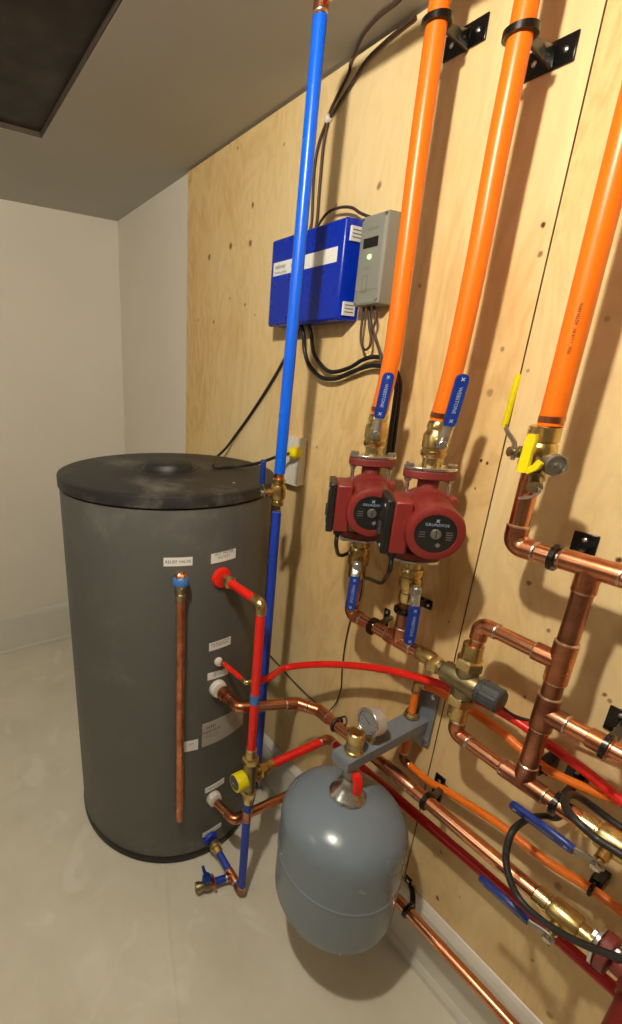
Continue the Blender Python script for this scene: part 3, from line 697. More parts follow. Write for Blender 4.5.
link('tube', B().tube([pb, pb - Z * .078], .0085, 16), 'orange_small', t)
link('elbow', elbow_mesh(pb - Z * .088, Z, X, .0082, a=.02), ['copper_aged', 'solder'], t)
pts = [pb - Z * .088 + X * .018] + [aY(*q) for q in ((430, 782, .855), (450, 793, .853), (500, 825, .85), (545, 860, .85), (590, 888, .85), (622, 912, .85), (680, 955, .85))]
t = thing('lower_orange_tube', pts[0], 'small orange tube along the wall above the long copper pipe', 'pipe')
link('tube', B().tube(spline(pts, 5), .0082, 16), 'orange_small', t)

# ------------------------------------------------------------------ pumps
def pump(P, Rm, label, screw='steel', group='red circulator pumps'):
    """ports along local z at +-.0865, motor towards local -y"""
    P = V(P); L = lambda x, y, z: P + Rm @ V((x, y, z)); D = lambda x, y, z: Rm @ V((x, y, z))
    t = thing('circulator_pump', P, label, 'pump', group)
    b = B(); b.lathe([(.0185, -.075), (.0185, -.05), (.022, -.035), (.026, -.02), (.026, .02), (.022, .035), (.0185, .05), (.0185, .075)], P, D(0, 0, 1), 26)
    b.lathe([(.02, .026), (.042, .022), (.052, .012), (.055, -.004), (.0555, -.024), (.0535, -.028), (.0535, -.034)], P + D(0, 0, 0), D(0, 1, 0), 44)
    for a in (40, 140, 220, 320):
        b.lathe([(.007, -.0), (.0085, -.004), (.0085, -.030), (.006, -.033)], L(.054 * math.cos(rad(a)), 0, .054 * math.sin(rad(a))), D(0, 1, 0), 14)
    link('volute', b, 'red_cast', t)
    for s in (-1, 1):
        pl = []
        for i in range(40):
            a = 2 * math.pi * i / 40; c, s_ = math.cos(a), math.sin(a)
            pl.append(((abs(c) ** .85) * .046 * (1 if c > 0 else -1), .0275 * s_ if abs(c) < .75 else .0275 * s_))
        link('flange', B().prism(pl, L(0, 0, .0705 * s if s > 0 else -.0855), D(1, 0, 0), D(0, 1, 0), .015), 'red_cast', t, bevel=.002)
        link('flange_plate', B().prism(pl, L(0, 0, .0866 if s > 0 else -.0916), D(1, 0, 0), D(0, 1, 0), .0052), 'steel', t, bevel=.0008)
        for x in (-.036, .036):
            bb = B(); bb.hexa(L(x, 0, .0918 * s), D(0, 0, s), .0085, .006); bb.lathe([(.0038, 0), (.0038, .062)], L(x, 0, .094 * s), D(0, 0, -s), 12)
            bb.hexa(L(x, 0, .0698 * s), D(0, 0, -s), .0075, .006); link('bolt', bb, 'steel', t)
    link('motor_housing', B().lathe([(.053, .030), (.0505, .036), (.049, .05), (.047, .085), (.0465, .092), (.0485, .094), (.0485, .108), (.046, .117), (.040, .1195), (.0335, .1195), (.0325, .1175)], P, D(0, -1, 0), 48), 'red_paint', t)
    f = link('nameplate', B().lathe([(.0335, .1172), (.033, .119), (.0004, .1192)], P, D(0, -1, 0), 44), 'black', t)
    o_ = L(0, -.1196, 0)
    tf = lambda ox, oz: (lambda x, y: o_ + D(1, 0, 0) * (x + ox) + D(0, 0, 1) * (y + oz))
    text('lettering', 'GRUNDFOS', .0066, tf(0, .0155), 'ink_white', f, space=1.1)
    bb = B()
    for s2 in (-1, 1):
        d = (D(1, 0, 0) + D(0, 0, 1) * s2).normalized(); bb.prism([(-.0034, -.0007), (.0034, -.0007), (.0034, .0007), (-.0034, .0007)], o_ + D(0, 0, .0225), d, D(0, -1, 0).cross(d), .0003)
    link('emblem', bb, 'ink_white', f)
    bb = B()
    for i, (x, z_, w_, h_) in enumerate(((-.021, .002, .010, .0012), (-.021, -.002, .010, .0012), (-.021, -.006, .010, .0012), (.021, .004, .011, .0012), (.021, .000, .011, .0012), (.021, -.004, .009, .0012), (.021, -.008, .009, .0012))):
        bb.prism([(-w_ / 2, -h_ / 2), (w_ / 2, -h_ / 2), (w_ / 2, h_ / 2), (-w_ / 2, h_ / 2)], o_ + D(x, 0, z_), D(1, 0, 0), D(0, 0, 1), .0002)
    link('rating_text', bb, 'ink_grey', f)
    bb = B(); dd_ = [(0, .0045), (.0045, 0), (0, -.0045), (-.0045, 0)]; bb.prism(dd_, o_ + D(.006, 0, -.019), D(1, 0, 0), D(0, 0, 1), .0002); link('mark', bb, 'ink_grey', f)
    sc = B(); sc.lathe([(.0088, .1190), (.0088, .1215), (.008, .1225), (.0005, .1226)], P, D(0, -1, 0), 24); link('vent_screw', sc, screw, f)
    link('screw_slot', B().box(L(0, -.1227, 0), (.0014, .0005, .013), Rm), 'ink', f)
    # terminal box
    bx = link('terminal_box', B().box(L(-.053, -.068, 0), (.030, .078, .094), Rm), 'red_paint', t, bevel=.004)
    link('neck', B().box(L(-.040, -.062, 0), (.018, .05, .06), Rm), 'red_paint', t)
    cv = link('terminal_cover', B().box(L(-.0745, -.068, 0), (.0135, .080, .097), Rm), 'black', t, bevel=.003)
    link('switch', B().box(L(-.0825, -.068, -.012), (.004, .014, .022), Rm), 'cap_grey', cv)
    for zz in (.036, -.036): link('screw', B().lathe([(.004, 0), (.003, .002)], L(-.081, -.095, zz), D(-1, 0, 0), 12), 'steel', cv)
    link('cord_gland', B().lathe([(.009, 0), (.009, .01), (.006, .014)], L(-.056, -.085, -.046), D(0, 0, -1), 14), 'black', t)
    return t
def rotz(a): return Matrix.Rotation(rad(a), 3, 'Z')
PX1, PX2, PZ = -.658, -.524, 1.19
PY = .785
PA = pump((PX1, PY, PZ), rotz(46), 'red circulator pump further left, half behind the nearer pump', 'steel_dull')
PB = pump((PX2, PY, PZ), rotz(46), 'red circulator pump in front with silver centre screw')
# pump isolation valves
fv = [(.0165, -.0455), (.0165, -.030), (.0195, -.029), (.0225, -.024), (.0225, -.018), (.0205, -.017), (.0205, -.012), (.0225, -.011), (.0225, .010), (.0205, .014), (.0175, .018), (.0175, .022), (.0185, .023), (.0185, .032), (.0158, .0355)]
vz = PZ + .0918 + .0455
gv_ = 'blue lever isolation valves on the pumps'
sd = V((.80, -1, 0))
valve((PX1, PY, vz), Z, .014, sd, V((.11, 0, 1)), 'brass valve with raised blue lever above the further pump', L=.08, prof=fv, h=.046, lever=(.032, .082), group=gv_, flip=-1)
valve((PX2, PY, vz), Z, .014, V((1.1, -1, 0)), V((.11, .0, 1)), 'brass valve with raised blue lever above the nearer pump', L=.08, prof=fv, h=.046, lever=(.032, .082), group=gv_, flip=-1)
fv0 = fv[:-2] + [(.0185, .042), (.0158, .0455)]
fd = [(a, -c) for a, c in reversed(fv0)]
vzl = PZ - .0918 - .0455
valve((PX1, PY, vzl), Z, .014, sd, V((.02, -.05, -1)), 'brass valve with lowered blue lever below the further pump', L=.08, prof=fd, h=.046, lever=(.021, .078), group=gv_, flip=1)
valve((PX2, PY, vzl), Z, .014, V((1.3, -1, 0)), V((.04, -.05, -1)), 'brass valve with lowered blue lever below the nearer pump', L=.08, prof=fd, h=.046, lever=(.028, .08), group=gv_, flip=1)
# orange risers
ro = .0162
zo = vz + .0365
def riser(pts, label, z0):
    t = thing('orange_riser_pipe', pts[0], label, 'pipe', 'large orange pipes rising to the ceiling')
    link('tube', B().tube(spline(pts, 6), ro, 24), 'orange', t)
    p = V(pts[0]); d = (V(pts[1]) - p).normalized()
    link('crimp_ring', B().lathe([(ro, .004), (ro * 1.05, .0045), (ro * 1.05, .013), (ro, .0135)], p, d, 24), 'fitting', t)
    return t
o1 = riser([(PX1, PY, zo), (PX1 + .012, PY, 1.47), (PX1 + .010, PY, 1.62), (PX1 + .006, PY, 1.8), (PX1 + .006, PY, 1.965), (PX1 + .006, PY, CEIL)], 'leftmost of the three thick orange pipes, above the further pump', zo)
o2 = riser([(PX2, PY, zo), (PX2 + .009, PY, 1.45), (PX2 + .014, PY, 1.6), (PX2 + .014, PY, 1.75), (PX2 + .016, PY, 1.885), (PX2 + .016, PY, CEIL)], 'middle of the three thick orange pipes, above the nearer pump', zo)
P3X = -.345
o3 = riser([(P3X, YM, 1.373), (P3X, YM, 1.5), (P3X - .001, YM, 1.66), (P3X - .001, YM, 1.85), (P3X, YM, CEIL)], 'rightmost thick orange pipe, above the yellow lever valve', 1.35)
# printing on the right riser
pr_d = V((.4, -.92, 0)).normalized(); pr_u = Z
pr_o = V((P3X, YM, 1.43)) + pr_d * (ro + .0003)
text('printing', 'PEX  1-1/4 IN   ASTM F876', .0055, lambda x, y: V((P3X, YM, 1.50 + x)) + V((math.cos(math.atan2(pr_d.y, pr_d.x) - y / ro), math.sin(math.atan2(pr_d.y, pr_d.x) - y / ro), 0)) * (ro + .0004), 'ink', o3)
hanger((PX1 + .006, PY, 1.958), Z, ro, 'black pipe hanger holding the leftmost orange pipe near ceiling', plate=(466, 39), size=(.078, .036), big=True)
hanger((PX2 + .016, PY, 1.882), Z, ro, 'black pipe hanger holding the middle orange pipe near ceiling', plate=(551, 58), size=(.072, .036), big=True)

# ------------------------------------------------------------------ header under the pumps
rh = .0132
hz = .916
t = pipe_run('pump_header_pipe', [(PX1, PY, vzl - .044), (PX1, PY, hz), (-.452, PY, hz)], rh, 'copper', 'copper header pipe joining the undersides of both red pumps')
link('tee', tee_mesh((PX2, PY, hz), X, Z, rh, a=.03), ['fitting', 'solder'], t)
link('branch', B().tube([(PX2, PY, hz + .03), (PX2, PY, vzl - .044)], rh * 1.05, 20), 'copper_aged', t)
link('adapter', B().lathe([(.0138, 0), (.0152, .002), (.0152, .03), (.0145, .034)], (-.478, PY, hz), X, 22), 'brass', t)
hanger((PX1 + .065, PY, hz), X, rh, 'black hanger on copper header left of the lower valves', plate=(387, 617), size=(.016, .045))
hanger((PX2, PY, .988), Z, .0150, 'black hanger around pipe under the nearer pump', plate=(424, 602), size=(.042, .022))
# three-way mixing valve with dark knob
MC = V((-.378, PY, hz - .006))
t = thing('three_way_valve', MC, 'dull bronze three-way valve with dark grey ribbed knob', 'valve')
b = B(); b.lathe([(.0145, -.052), (.0145, -.045), (.020, -.040), (.022, -.02), (.022, .02), (.021, .026)], MC, X, 26)
b.lathe([(.020, -.030), (.018, .0), (.020, .030)], MC, Z, 22); link('body', b, 'brass_dull', t)
link('union_nut', B().hexa(MC - X * .074, X, .019, .022), 'brass', t)
for s in (1, -1):
    u_ = B(); u_.hexa(MC + Z * (.028 * s), Z * s, .024, .022); u_.lathe([(.0185, .05), (.0175, .054), (.0175, .078), (.0145, .080)], MC, Z * s, 24); link('union', u_, 'brass', t)
kd = B()
kn = []
for i in range(64):
    a = 2 * math.pi * i / 64; rr = .0225 if i % 4 < 2 else .0216; kn.append((rr * math.cos(a), rr * math.sin(a)))
kd.prism(kn, MC + X * .034, Y, Z, .030); kd.lathe([(.017, .024), (.0235, .028), (.0235, .035)], MC, X, 40); kd.lathe([(.0216, .064), (.019, .067), (.001, .0675)], MC, X, 40)
link('knob', kd, 'cap_grey', t)
# upper loop from the valve to the vertical
VX = -.247
zt, zb_ = 1.031, .797
t = pipe_run('upper_loop_pipe', [(MC.x + .004, PY, MC.z + .078), (MC.x + .004, PY, zt), (VX - .03, YM, zt)], r1 * .88, 'copper', 'copper pipe arching from top of three-way valve to the vertical pipe')
t = pipe_run('lower_loop_pipe', [(MC.x + .004, PY, MC.z - .078), (MC.x + .004, PY, zb_), (VX - .03, YM, zb_)], r1 * .88, 'copper', 'copper pipe curving from underside of three-way valve to the bottom tee')
rv = .0138
t = thing('vertical_copper_pipe', (VX, YM, zb_), 'thick aged copper vertical pipe with four tees, at right', 'pipe')
link('pipe', B().tube([(VX, YM, zb_), (VX, YM, 1.188)], rv, 22), 'copper_aged', t)
link('tee', tee_mesh((VX, YM, 1.188), X, -Z, rv * .98, a=.036), ['fitting', 'solder'], t)
link('tee', tee_mesh((VX, YM, zt), Z, -X, rv, a=.034, rb=r1 * .95), ['fitting', 'solder'], t)
link('tee', tee_mesh((VX, YM, .938), Z, X, rv, a=.03), ['copper_aged', 'solder'], t)
link('tee', tee_mesh((VX, YM, zb_), X, Z, rv * .95, a=.034), ['copper_aged', 'solder'], t)
t = thing('right_branch_pipe', (VX + .03, YM, .938), 'copper pipe leaving the vertical pipe towards the right edge', 'pipe')
link('pipe', B().tube([(VX + .03, YM, .938), (.35, YM, .938)], r1, 20), 'copper', t)
link('coupling', coupling((VX + .075, YM, .938), X, r1, .028), 'fitting', t)
t = thing('bottom_branch_pipe', (VX + .03, YM, .797), 'copper pipe from bottom tee to the blue lever valve at right', 'pipe')
link('pipe', B().tube([(VX + .03, YM, .797), (-.158, YM, .797)], r1, 20), 'copper', t)
# supply at right: yellow lever valve, elbow, horizontal
EZ = 1.186
t = pipe_run('supply_copper_pipe', [(-.353, YM, 1.292), (-.353, YM, EZ), (.35, YM, EZ)], r1 * 1.02, 'copper', 'copper pipe turning from yellow lever valve to the right edge')
hanger((-.293, YM, EZ), X, r1, 'black hanger on the highest horizontal copper pipe', plate=(583, 550), size=(.036, .058))
hanger((-.164, YM, .938), X, r1, 'black hanger on copper pipe at the right edge, mid height', plate=(620, 722), size=(.035, .045))
hanger((-.196, YM, .797), X, r1, 'black hanger on bottom copper pipe behind the black cable', plate=(577, 777), size=(.034, .034))
hanger((-.388, .77, .62), X, r1, 'black hanger on the long copper pipe right of the bracket', plate=(438.5, 788), size=(.024, .075))
hanger((-.40, .825, .232), X, r1 * .95, 'black hanger on low copper pipe beside the expansion tank', plate=(408, 884), size=(.018, .05))
# purge valve
PV = V((-.349, YM, 1.333))
t = thing('purge_valve', PV, 'brass purge valve with long yellow lever and yellow T handle', 'valve')
b = B(); b.lathe([(.0150, -.042), (.0165, -.040), (.0165, -.028), (.018, -.022), (.021, -.014), (.022, 0), (.021, .012), (.018, .016), (.021, .018), (.021, .038), (.0165, .040)], PV - X * .001, Z, 26)
link('body', b, 'brass', t)
sd2 = V((-.62, -.78, 0)).normalized()
link('stem', B().lathe([(.009, .015), (.009, .03), (.005, .031), (.005, .040)], PV, sd2, 14).hexa(PV + sd2 * .040, sd2, .0075, .005), 'brass_dull', t)
q = PV + sd2 * .036; ld = V((-.10, 0, 1)).normalized(); wd = ld.cross(sd2)
la = [q - Z * .012, q - Z * .006, q + Z * .002, q + Z * .014 + sd2 * .003, q + Z * .028 + sd2 * .008 - X * .008, q + Z * .038 + sd2 * .010 - X * .012]
link('lever', B().ribbon(la, wd, [.008, .013, .015, .013, .010, .010], .003), 'steel', t)
g0 = la[-1]; gd = (aY(516.5, 379, .735) - aY(503, 429, .735)).normalized()
link('grip', B().ribbon([g0 - gd * .004, g0, g0 + gd * .045, g0 + gd * .066, g0 + gd * .071], wd, [.006, .0078, .0078, .0072, .004], .0062), 'yellow', t)
# yellow T handle on the side drain port, facing the viewer
sd3 = V((.10, -1, .0)).normalized(); DP = PV + V((.0, -.0, -.012))
link('drain_port', B().lathe([(.011, .012), (.011, .026), (.014, .027), (.014, .036), (.007, .037), (.007, .05)], DP, sd3, 20), 'brass_dull', t)
q = DP + sd3 * .048
hb = B(); hb.ribbon([q - Z * .012 + X * .0, q - Z * .004, q + Z * .018 + X * .001, q + Z * .036 + X * .002, q + Z * .042 + X * .002], X, [.014, .016, .014, .015, .011], .009)
hb.ribbon([q + X * .006 - Z * .010, q + X * .016 - Z * .002, q + X * .020 + Z * .006], Z, [.009, .010, .009], .008)
link('t_handle', hb, 'yellow', t)
cd = V((.80, -.60, -.05)).normalized()
link('hose_outlet', B().lathe([(.009, .012), (.009, .026), (.012, .027), (.012, .036), (.015, .037), (.0155, .046), (.0145, .048), (.0125, .0485), (.012, .046), (.004, .0465), (.0035, .052), (.0005, .053)], PV - Z * .008, cd, 28), 'steel_dull', t)
sdn = V((.45, -.75, -.6)).normalized()
link('drain_spout', B().lathe([(.012, .0), (.012, .014), (.0095, .016), (.0095, .026), (.0105, .027), (.0105, .032)], PV - Z * .022 + sdn * .01, sdn, 16), 'brass_dull', t)
link('chain', B().tube(spline([PV - Z * .02 + sdn * .034, PV - Z * .05 + V((.025, -.028, 0)), PV - Z * .062 + V((.012, -.022, 0)), PV - Z * .068 + V((-.004, -.02, 0))], 5), .0022, 8), 'steel', t)

# ------------------------------------------------------------------ two valves at lower right and pump there
sl = V((0, -.93, -.38)).normalized()
lv = [(.0145, -.042), (.0168, -.041), (.0168, -.022), (.0155, -.021), (.0155, -.019), (.0195, -.017), (.0205, -.013), (.0205, .019), (.0190, .023), (.014, .024), (.014, .041)]
valve((-.120, YM, .797), X, .015, sl, V((-1, 0, -.0)), 'brass valve with blue lever behind the looping black cable', L=.08, h=.048, lever=(.028, .092), prof=lv, steel='steel_dull', group='blue lever valves at lower right', flip=1, w=.019, bend=.004)
valve((-.1380, .77, .62), X, .015, sl, V((-1, 0, -.0)), 'lowest brass valve with blue lever, next to the cropped pump', L=.08, h=.046, lever=(.028, .082), prof=lv, steel='steel_dull', group='blue lever valves at lower right', flip=1, w=.019, bend=.004)
Rp = Matrix((( 0, 0, 1), (0, 1, 0), (-1, 0, 0)))   # local z -> world x
Rp = Matrix(((0, 0, 1), (-1, 0, 0), (0, -1, 0)))
# local x -> world -y, local y -> world -z (motor points up if -y) ; choose motor towards viewer/down
def cols(a, b, c): return Matrix((a, b, c)).transposed()
my = V((0, -.88, -.47)).normalized()        # motor direction (local -y)
Rp = cols((-my).cross(-X), -my, -X)
pump((-.001, .77, .62), Rp, 'red circulator pump cropped at the lower right corner')
t = thing('upper_right_pipe', (-.08, YM, .797), 'brass pipe end continuing right of the upper blue lever valve', 'pipe')
link('pipe', B().tube([(-.087, YM, .797), (.35, YM, .797)], .014, 20), 'brass', t)

# small clips behind tubes
def clip(px, py, Yp, label, s=(.018, .03), rr=.009):
    P = aY(px, py, Yp); t = thing('pipe_clip', P, label, 'clip', 'small black tube clips')
    link('ring', B().torus(P, X, rr + .002, .003, 20, 8), 'black_gloss', t)
    link('foot', B().span((P.x - s[0] / 2, Yp + rr, P.z - s[1] / 2), (P.x + s[0] / 2, WALL, P.z + s[1] / 2)), 'black_gloss', t, bevel=.002)
clip(592, 889, .85, 'small black clip on the lower orange tube')
clip(541, 769, .85, 'small black clip on the upper orange tube behind the bottom tee')
# ------------------------------------------------------------------ blue control box
yf = .834
cs = {}
t = thing('control_box', (-1.0, WALL, 1.55), 'blue enamelled control box on the plywood above the tank', 'control box')
bl = aY(267.3, 327.6, yf); tl = aY(272, 241.4, yf); tr_ = aY(347.7, 215, yf); br_ = aY(336.5, 318.6, yf)
fx0 = (bl.x + tl.x) / 2; fx1 = (tr_.x + br_.x) / 2; fz0 = (bl.z + br_.z) / 2; fz1 = (tl.z + tr_.z) / 2
b = B(); g = .012
b.ringloft([[V((x, WALL, z)) for x, z in ((fx0 - g * .2, fz0), (fx1 + .004, fz0), (fx1 + .004, fz1), (fx0 - g * .2, fz1))], [V((x, yf + .006, z)) for x, z in ((fx0, fz0), (fx1, fz0), (fx1, fz1), (fx0, fz1))], [V((x, yf, z)) for x, z in ((fx0 + .003, fz0 + .003), (fx1 - .003, fz0 + .003), (fx1 - .003, fz1 - .003), (fx0 + .003, fz1 - .003))]])
link('enclosure', b, 'blue_box', t, bevel=.003)
sz0 = aY(275, 283, yf).z; sz1 = sz0
s0 = aY(273.7, 271, yf); s1 = aY(337.5, 253, yf)
sm = (s0.z + s1.z) / 2
st = link('label_strip', B().span((s0.x, yf - .0008, sm - .015), (s1.x, yf + .0005, sm + .015)), 'label', t)
text('lettering', 'tekmar', .014, planar((s0.x + .028, yf - .0012, sm + .004), X, Z), 'ink', st)
text('lettering', 'Switching Relay', .0075, planar((s0.x + .030, yf - .0012, sm - .009), X, Z), 'ink', st)
text('lettering', '304P', .012, planar((s0.x + .078, yf - .0012, sm), X, Z), 'ink_grey', st)
for zz in (fz1 - .03, fz0 + .024):
    l = link('side_label', B().span((fx1 + .001, yf + .012, zz - .014), (fx1 + .0055, yf + .048, zz + .014)), 'label', t)
    bb = B()
    for k in range(3): bb.span((fx1 + .0056, yf + .016, zz - .008 + k * .007), (fx1 + .0059, yf + .042, zz - .006 + k * .007))
    link('small_print', bb, 'ink_grey', l)
# grey controller
yc = .846
c0 = aY(357.6, 305.7, yc); c1 = aY(390.5, 208.3, yc)
gx0, gx1, gz0, gz1 = aY(361, 262, yc).x - .012, aY(386, 262, yc).x + .006, c0.z, c1.z
gx0, gx1 = -.822, -.752
t = thing('pump_controller', ((gx0 + gx1) / 2, WALL, gz0), 'grey controller with small screen and green light, beside blue box', 'controller')
link('housing', B().ringloft([[V((x, y, z)) for x, z in ((gx0 - a, gz0 - a), (gx1 + a, gz0 - a), (gx1 + a, gz1 + a), (gx0 - a, gz1 + a))] for y, a in ((WALL, .001), (yc + .004, 0), (yc, -.003))]), 'grey_box', t, bevel=.003)
gm = (gx0 + gx1) / 2; gh = gz1 - gz0
pn = link('front_panel', B().span((gx0 + .006, yc - .001, gz0 + .028), (gx1 - .006, yc + .001, gz1 - .004)), 'grey_box', t, bevel=.001)
link('screen', B().span((gx0 + .014, yc - .002, gz1 - .060), (gx1 - .018, yc, gz1 - .042)), 'black', pn)
link('indicator', B().lathe([(.0045, 0), (.004, .002), (.0005, .003)], (gm - .001, yc - .001, gz1 - .077), -Y, 14), 'led', pn)
text('lettering', 'tekmar', .010, planar((gm, yc - .0014, gz1 - .026), X, Z), 'ink_grey', pn)
text('lettering', 'wiSer', .009, planar((gm - .006, yc - .0014, gz1 - .097), X, Z), 'ink_grey', pn)
fr_ = B()
for a_, c_ in (((-.007, -.16), (-.006, -.128)), ((.005, -.16), (.006, -.128)), ((-.007, -.129), (.006, -.128)), ((-.007, -.16), (.006, -.159))):
    fr_.span((gm - .006 + a_[0], yc - .0016, gz1 + a_[1] + .018), (gm - .006 + c_[0], yc - .001, gz1 + c_[1] + .018))
link('button_outline', fr_, 'ink_grey', pn)
for x, z in ((gx1 - .006, gz1 - .006), (gx1 - .006, gz0 + .008), (gx0 + .006, gz0 + .008), (gx0 + .006, gz1 - .006)):
    link('screw', B().lathe([(.0036, 0), (.003, .001)], (x, yc, z), -Y, 12), 'steel', t)

# outlet
t0 = aY(301.7, 439.5, .872); t1 = aY(297, 486, .872)
ox1 = (t0.x + t1.x) / 2; ox0 = ox1 - .07; oz0, oz1 = t1.z, t0.z
t = thing('wall_outlet', ((ox0 + ox1) / 2, WALL, oz0), 'white wall outlet on plywood behind the blue pipe', 'outlet')
link('box', B().span((ox0, .872, oz0), (ox1, WALL, oz1)), 'white', t, bevel=.003)
link('cover_plate', B().span((ox0 - .002, .8695, oz0 - .002), (ox1 + .002, .872, oz1 + .002)), 'white', t, bevel=.001)
pc = aY(293.5, 453, .855)
t = thing('yellow_plug', pc, 'yellow power plug in the white outlet, its black cord looping over the tank lid', 'plug')
link('plug', B().lathe([(.013, -.020), (.0165, -.014), (.0165, 0), (.014, .006), (.009, .015)], pc, -Y, 22), 'yellow', t)
dn_ = spline([pc - Y * .01, pc - Y * .028 - X * .01 - Z * .006, aY(281, 455, .82), aY(262, 462, .80), aY(245, 465.5, .79), aZ(232, 466.5, 1.173), aZ(217, 467.5, 1.173), aZ(213.5, 464, 1.176), aY(217, 457, .845), aY(226, 448, .872), aY(235, 436, .886), aY(248, 418, .888), aY(262, 397, .888), aY(275, 376, .888), aY(285, 358, .888), aY(295, 340, .888), V((aY(300, 330, .88).x, .88, fz0))], 6)
link('power_cord', B().tube(dn_, .0042, 10), 'black_matt', t)

# ------------------------------------------------------------------ cables
def cable(name, pts, r, m, label, group=None, n=6):
    return tag(link(name, B().tube(spline(pts, n), r, 10), m), label, 'cable', group)
k = 4.4545
def q6(x, y, Yp=.888): return aY(290 + x / k, y / k, Yp)
cable('control_wire', [aZ(412, -14, 2.066), aZ(398, 2, 2.066), aZ(380, 16, 2.066), aZ(364, 34, 2.066), q6(290, 235, .886), q6(270, 280), q6(262, 325), q6(225, 400), q6(183, 485), q6(160, 550), q6(128, 640), q6(110, 740), q6(102, 860), q6(96, 990), V((q6(92, 1010).x, .88, fz1))], .0032, 'brown_wire', 'brown control wire climbing from blue box onto the ceiling', None)
cable('control_wire', [q6(560, 75), q6(490, 130), q6(420, 190), q6(340, 270), q6(270, 380), q6(200, 490), q6(170, 545), q6(150, 640), q6(138, 760), q6(128, 880), q6(120, 985), V((q6(120, 1000).x, .88, fz1))], .0034, 'brown_wire', 'brown control wire curving along the plywood just under the ceiling')
tp = q6(171, 527); tag(link('cable_tie', B().lathe([(.0085, -.006), (.0092, -.005), (.0092, .005), (.0085, .006)], tp, (q6(200, 490) - q6(160, 550)), 14), 'white'), 'white tape tie around the two brown control wires', 'cable tie')
cable('jumper_wire', [V((q6(125, 995).x, .875, fz1)), q6(160, 955, .875), q6(220, 925, .872), q6(275, 925, .87), q6(315, 950, .87), V((gx0 + .01, .87, gz1))], .003, 'brown_wire', 'short brown wire arching from top of blue box to grey controller')
k2 = 6.22
def q7(x, y, Yp=.876): return aY(300 + x / k2, 320 + y / k2, Yp)
ca = [V((q7(20, 30).x, .868, fz0)), q7(22, 90, .872), q7(28, 190), q7(60, 285), q7(130, 355), q7(220, 365), q7(330, 320), q7(420, 288), q7(480, 285), q7(560, 310, .87), q7(600, 400, .865), q7(590, 520, .865), q7(565, 700, .865), q7(545, 880, .862)]
cable('power_cable', ca, .0052, 'black', 'thick black cable sagging lowest from blue box to behind the orange pipe')
cb = [V((q7(68, 30).x, .868, fz0)), q7(70, 90, .872), q7(82, 190), q7(118, 262), q7(190, 322), q7(300, 300), q7(390, 248), q7(470, 230), q7(560, 260, .876), q7(620, 380, .876), q7(612, 520, .876), q7(590, 700, .876), q7(565, 900, .876)]
cable('power_cable', cb, .0048, 'black', 'thick black cable just above the lowest sagging one under blue box')
for i, (a, lab) in enumerate(((((395, -60), (385, 20), (378, 90), (382, 150), (405, 185), (435, 160), (440, 100), (430, 30), (425, -40)), 'thin brown wire looped back under the grey controller'),
                 (((420, -60), (440, 30), (470, 110), (492, 180), (505, 260), (520, 330)), 'thin brown wire hanging from grey controller to behind orange pipe'),
                 (((455, -60), (470, 0), (455, 60), (480, 140), (505, 210), (530, 260)), 'brown wire twisting down below right corner of grey controller'))):
    pts = [q7(x, y, .87) for x, y in a]; pts[0] = V((pts[0].x, .87, gz0 + .001))
    if i == 0: pts[-1] = V((pts[-1].x, .87, gz0 + .001))
    cable('hanging_wire', pts, .0028, 'brown_wire', lab)
# pump cords
def P_local(P, Rm, x, y, z): return V(P) + Rm @ V((x, y, z))
g1 = P_local((PX1, PY, PZ), rotz(46), -.056, -.085, -.060); g2 = P_local((PX2, PY, PZ), rotz(46), -.056, -.085, -.060)
link('power_cord', B().tube(spline([g1, g1 - Z * .02, aY(339, 555, .76), aY(348, 553, .80), aY(353, 545, .85), aY(356, 530, .88)], 6), .0042, 10), 'black', PA)
link('power_cord', B().tube(spline([g2, g2 - Z * .025, aY(386, 577, .75), aY(381, 583, .78), aY(370, 579, .82), aY(360, 575, .87), aY(362, 560, .886), aY(368, 540, .888)], 6), .0042, 10), 'black', PB)
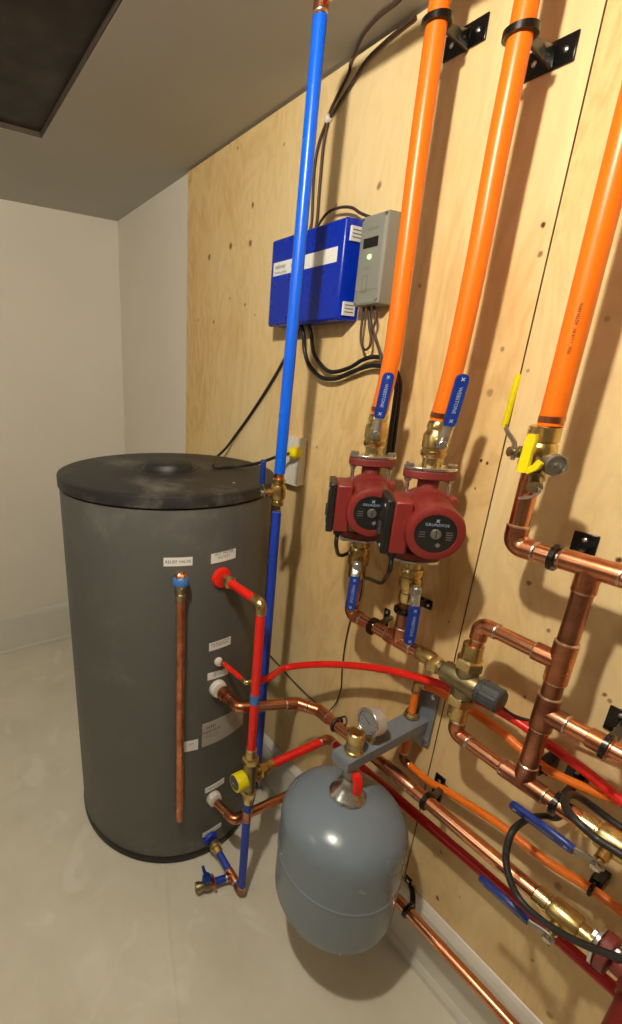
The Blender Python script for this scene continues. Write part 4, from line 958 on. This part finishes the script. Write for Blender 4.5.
# thin sensor wires
w1 = [aY(361, 560, .888), aY(362, 585, .888), aY(358, 605, .889), aY(350, 622, .889), aY(345, 645, .889), aY(342, 670, .889), aY(341, 688, .889), aY(336, 703, .886), aY(329, 712, .87), aY(333, 718, .83)]
cable('sensor_wire', w1, .0017, 'black_matt', 'thin black sensor wire hanging down to copper pipe under header')
w2 = [aY(262, 650, .889), aY(270, 655.5, .889), aY(285, 672, .889), aY(300, 688, .889), aY(315, 702, .888), aY(325, 711, .87), aY(332, 716, .83)]
cable('sensor_wire', w2, .0017, 'black_matt', 'thin black sensor wire running diagonally from behind the blue pipe')
cp = aY(337, 722, .77); cp = V((cp.x, .77, .62))
tag(link('sensor_strap', B().torus(cp, X, r1 + .0035, .0035, 24, 8).tube(spline([cp + V((0, .012, .016)), cp + V((.012, .014, .026)), cp + V((.022, .008, .016)), cp + V((.02, -.004, .008))], 5), .0022, 8), 'black_matt'), 'black sensor strap wrapped round the long copper pipe', 'strap')
# heavy looping cable at right
lp = [aY(660, 850, .86), aY(622, 828, .86), aY(600, 812, .855), aY(585, 801, .84), aY(574, 795, .80), aY(566, 797, .75), aY(566, 808, .715), aY(578, 822, .70), aY(596, 838, .70), aY(616, 851, .70), aY(650, 872, .70)]
cable('heavy_cable', lp, .0058, 'black_matt', 'heavy black cable looping over the brass valve at right edge')
lp = [aY(566, 812, .86), aY(556, 818, .86), aY(545, 816, .86), aY(530, 818, .80), aY(515, 828, .72), aY(508, 843, .70), aY(506, 860, .69), aY(510, 880, .68), aY(519, 898, .675), aY(534, 914, .67), aY(556, 930, .665), aY(585, 945, .66), aY(625, 960, .66)]
cable('heavy_cable', lp, .0052, 'black_matt', 'black cable sweeping down past the lowest blue lever to cropped pump')
# thin black capillary behind right branch
cable('capillary_wire', [aY(500, 706, .80), aY(515, 716, .83), aY(535, 722, .85), aY(556, 727, .86), aY(585, 738, .86), aY(618, 752, .86)], .0028, 'black_matt', 'thin black capillary running from dark knob behind vertical pipe')

# ------------------------------------------------------------------ light
w = bpy.data.worlds.new('world'); bpy.context.scene.world = w; w.use_nodes = True
w.node_tree.nodes['Background'].inputs[0].default_value = (.9, .92, 1, 1); w.node_tree.nodes['Background'].inputs[1].default_value = .05
def point(loc, e, r, col):
    l = bpy.data.lights.new('bulb_or_fill', 'POINT'); l.energy = e; l.shadow_soft_size = r; l.color = col
    o = bpy.data.objects.new('ceiling_bulb_or_fill', l); C.objects.link(o); o.location = loc; return o
point((-.30, -.04, 2.043), 46, .026, (1, .925, .765))
point((-.9, -1.45, 1.95), 8, .12, (1, .93, .82))  # unseen fill light, added to brighten back wall, floor and tank front
sc = bpy.context.scene
sc.view_settings.view_transform = 'Standard'; sc.view_settings.look = 'None'; sc.view_settings.gamma = 1; sc.view_settings.use_curve_mapping = False
sc.view_settings.exposure = 0.12
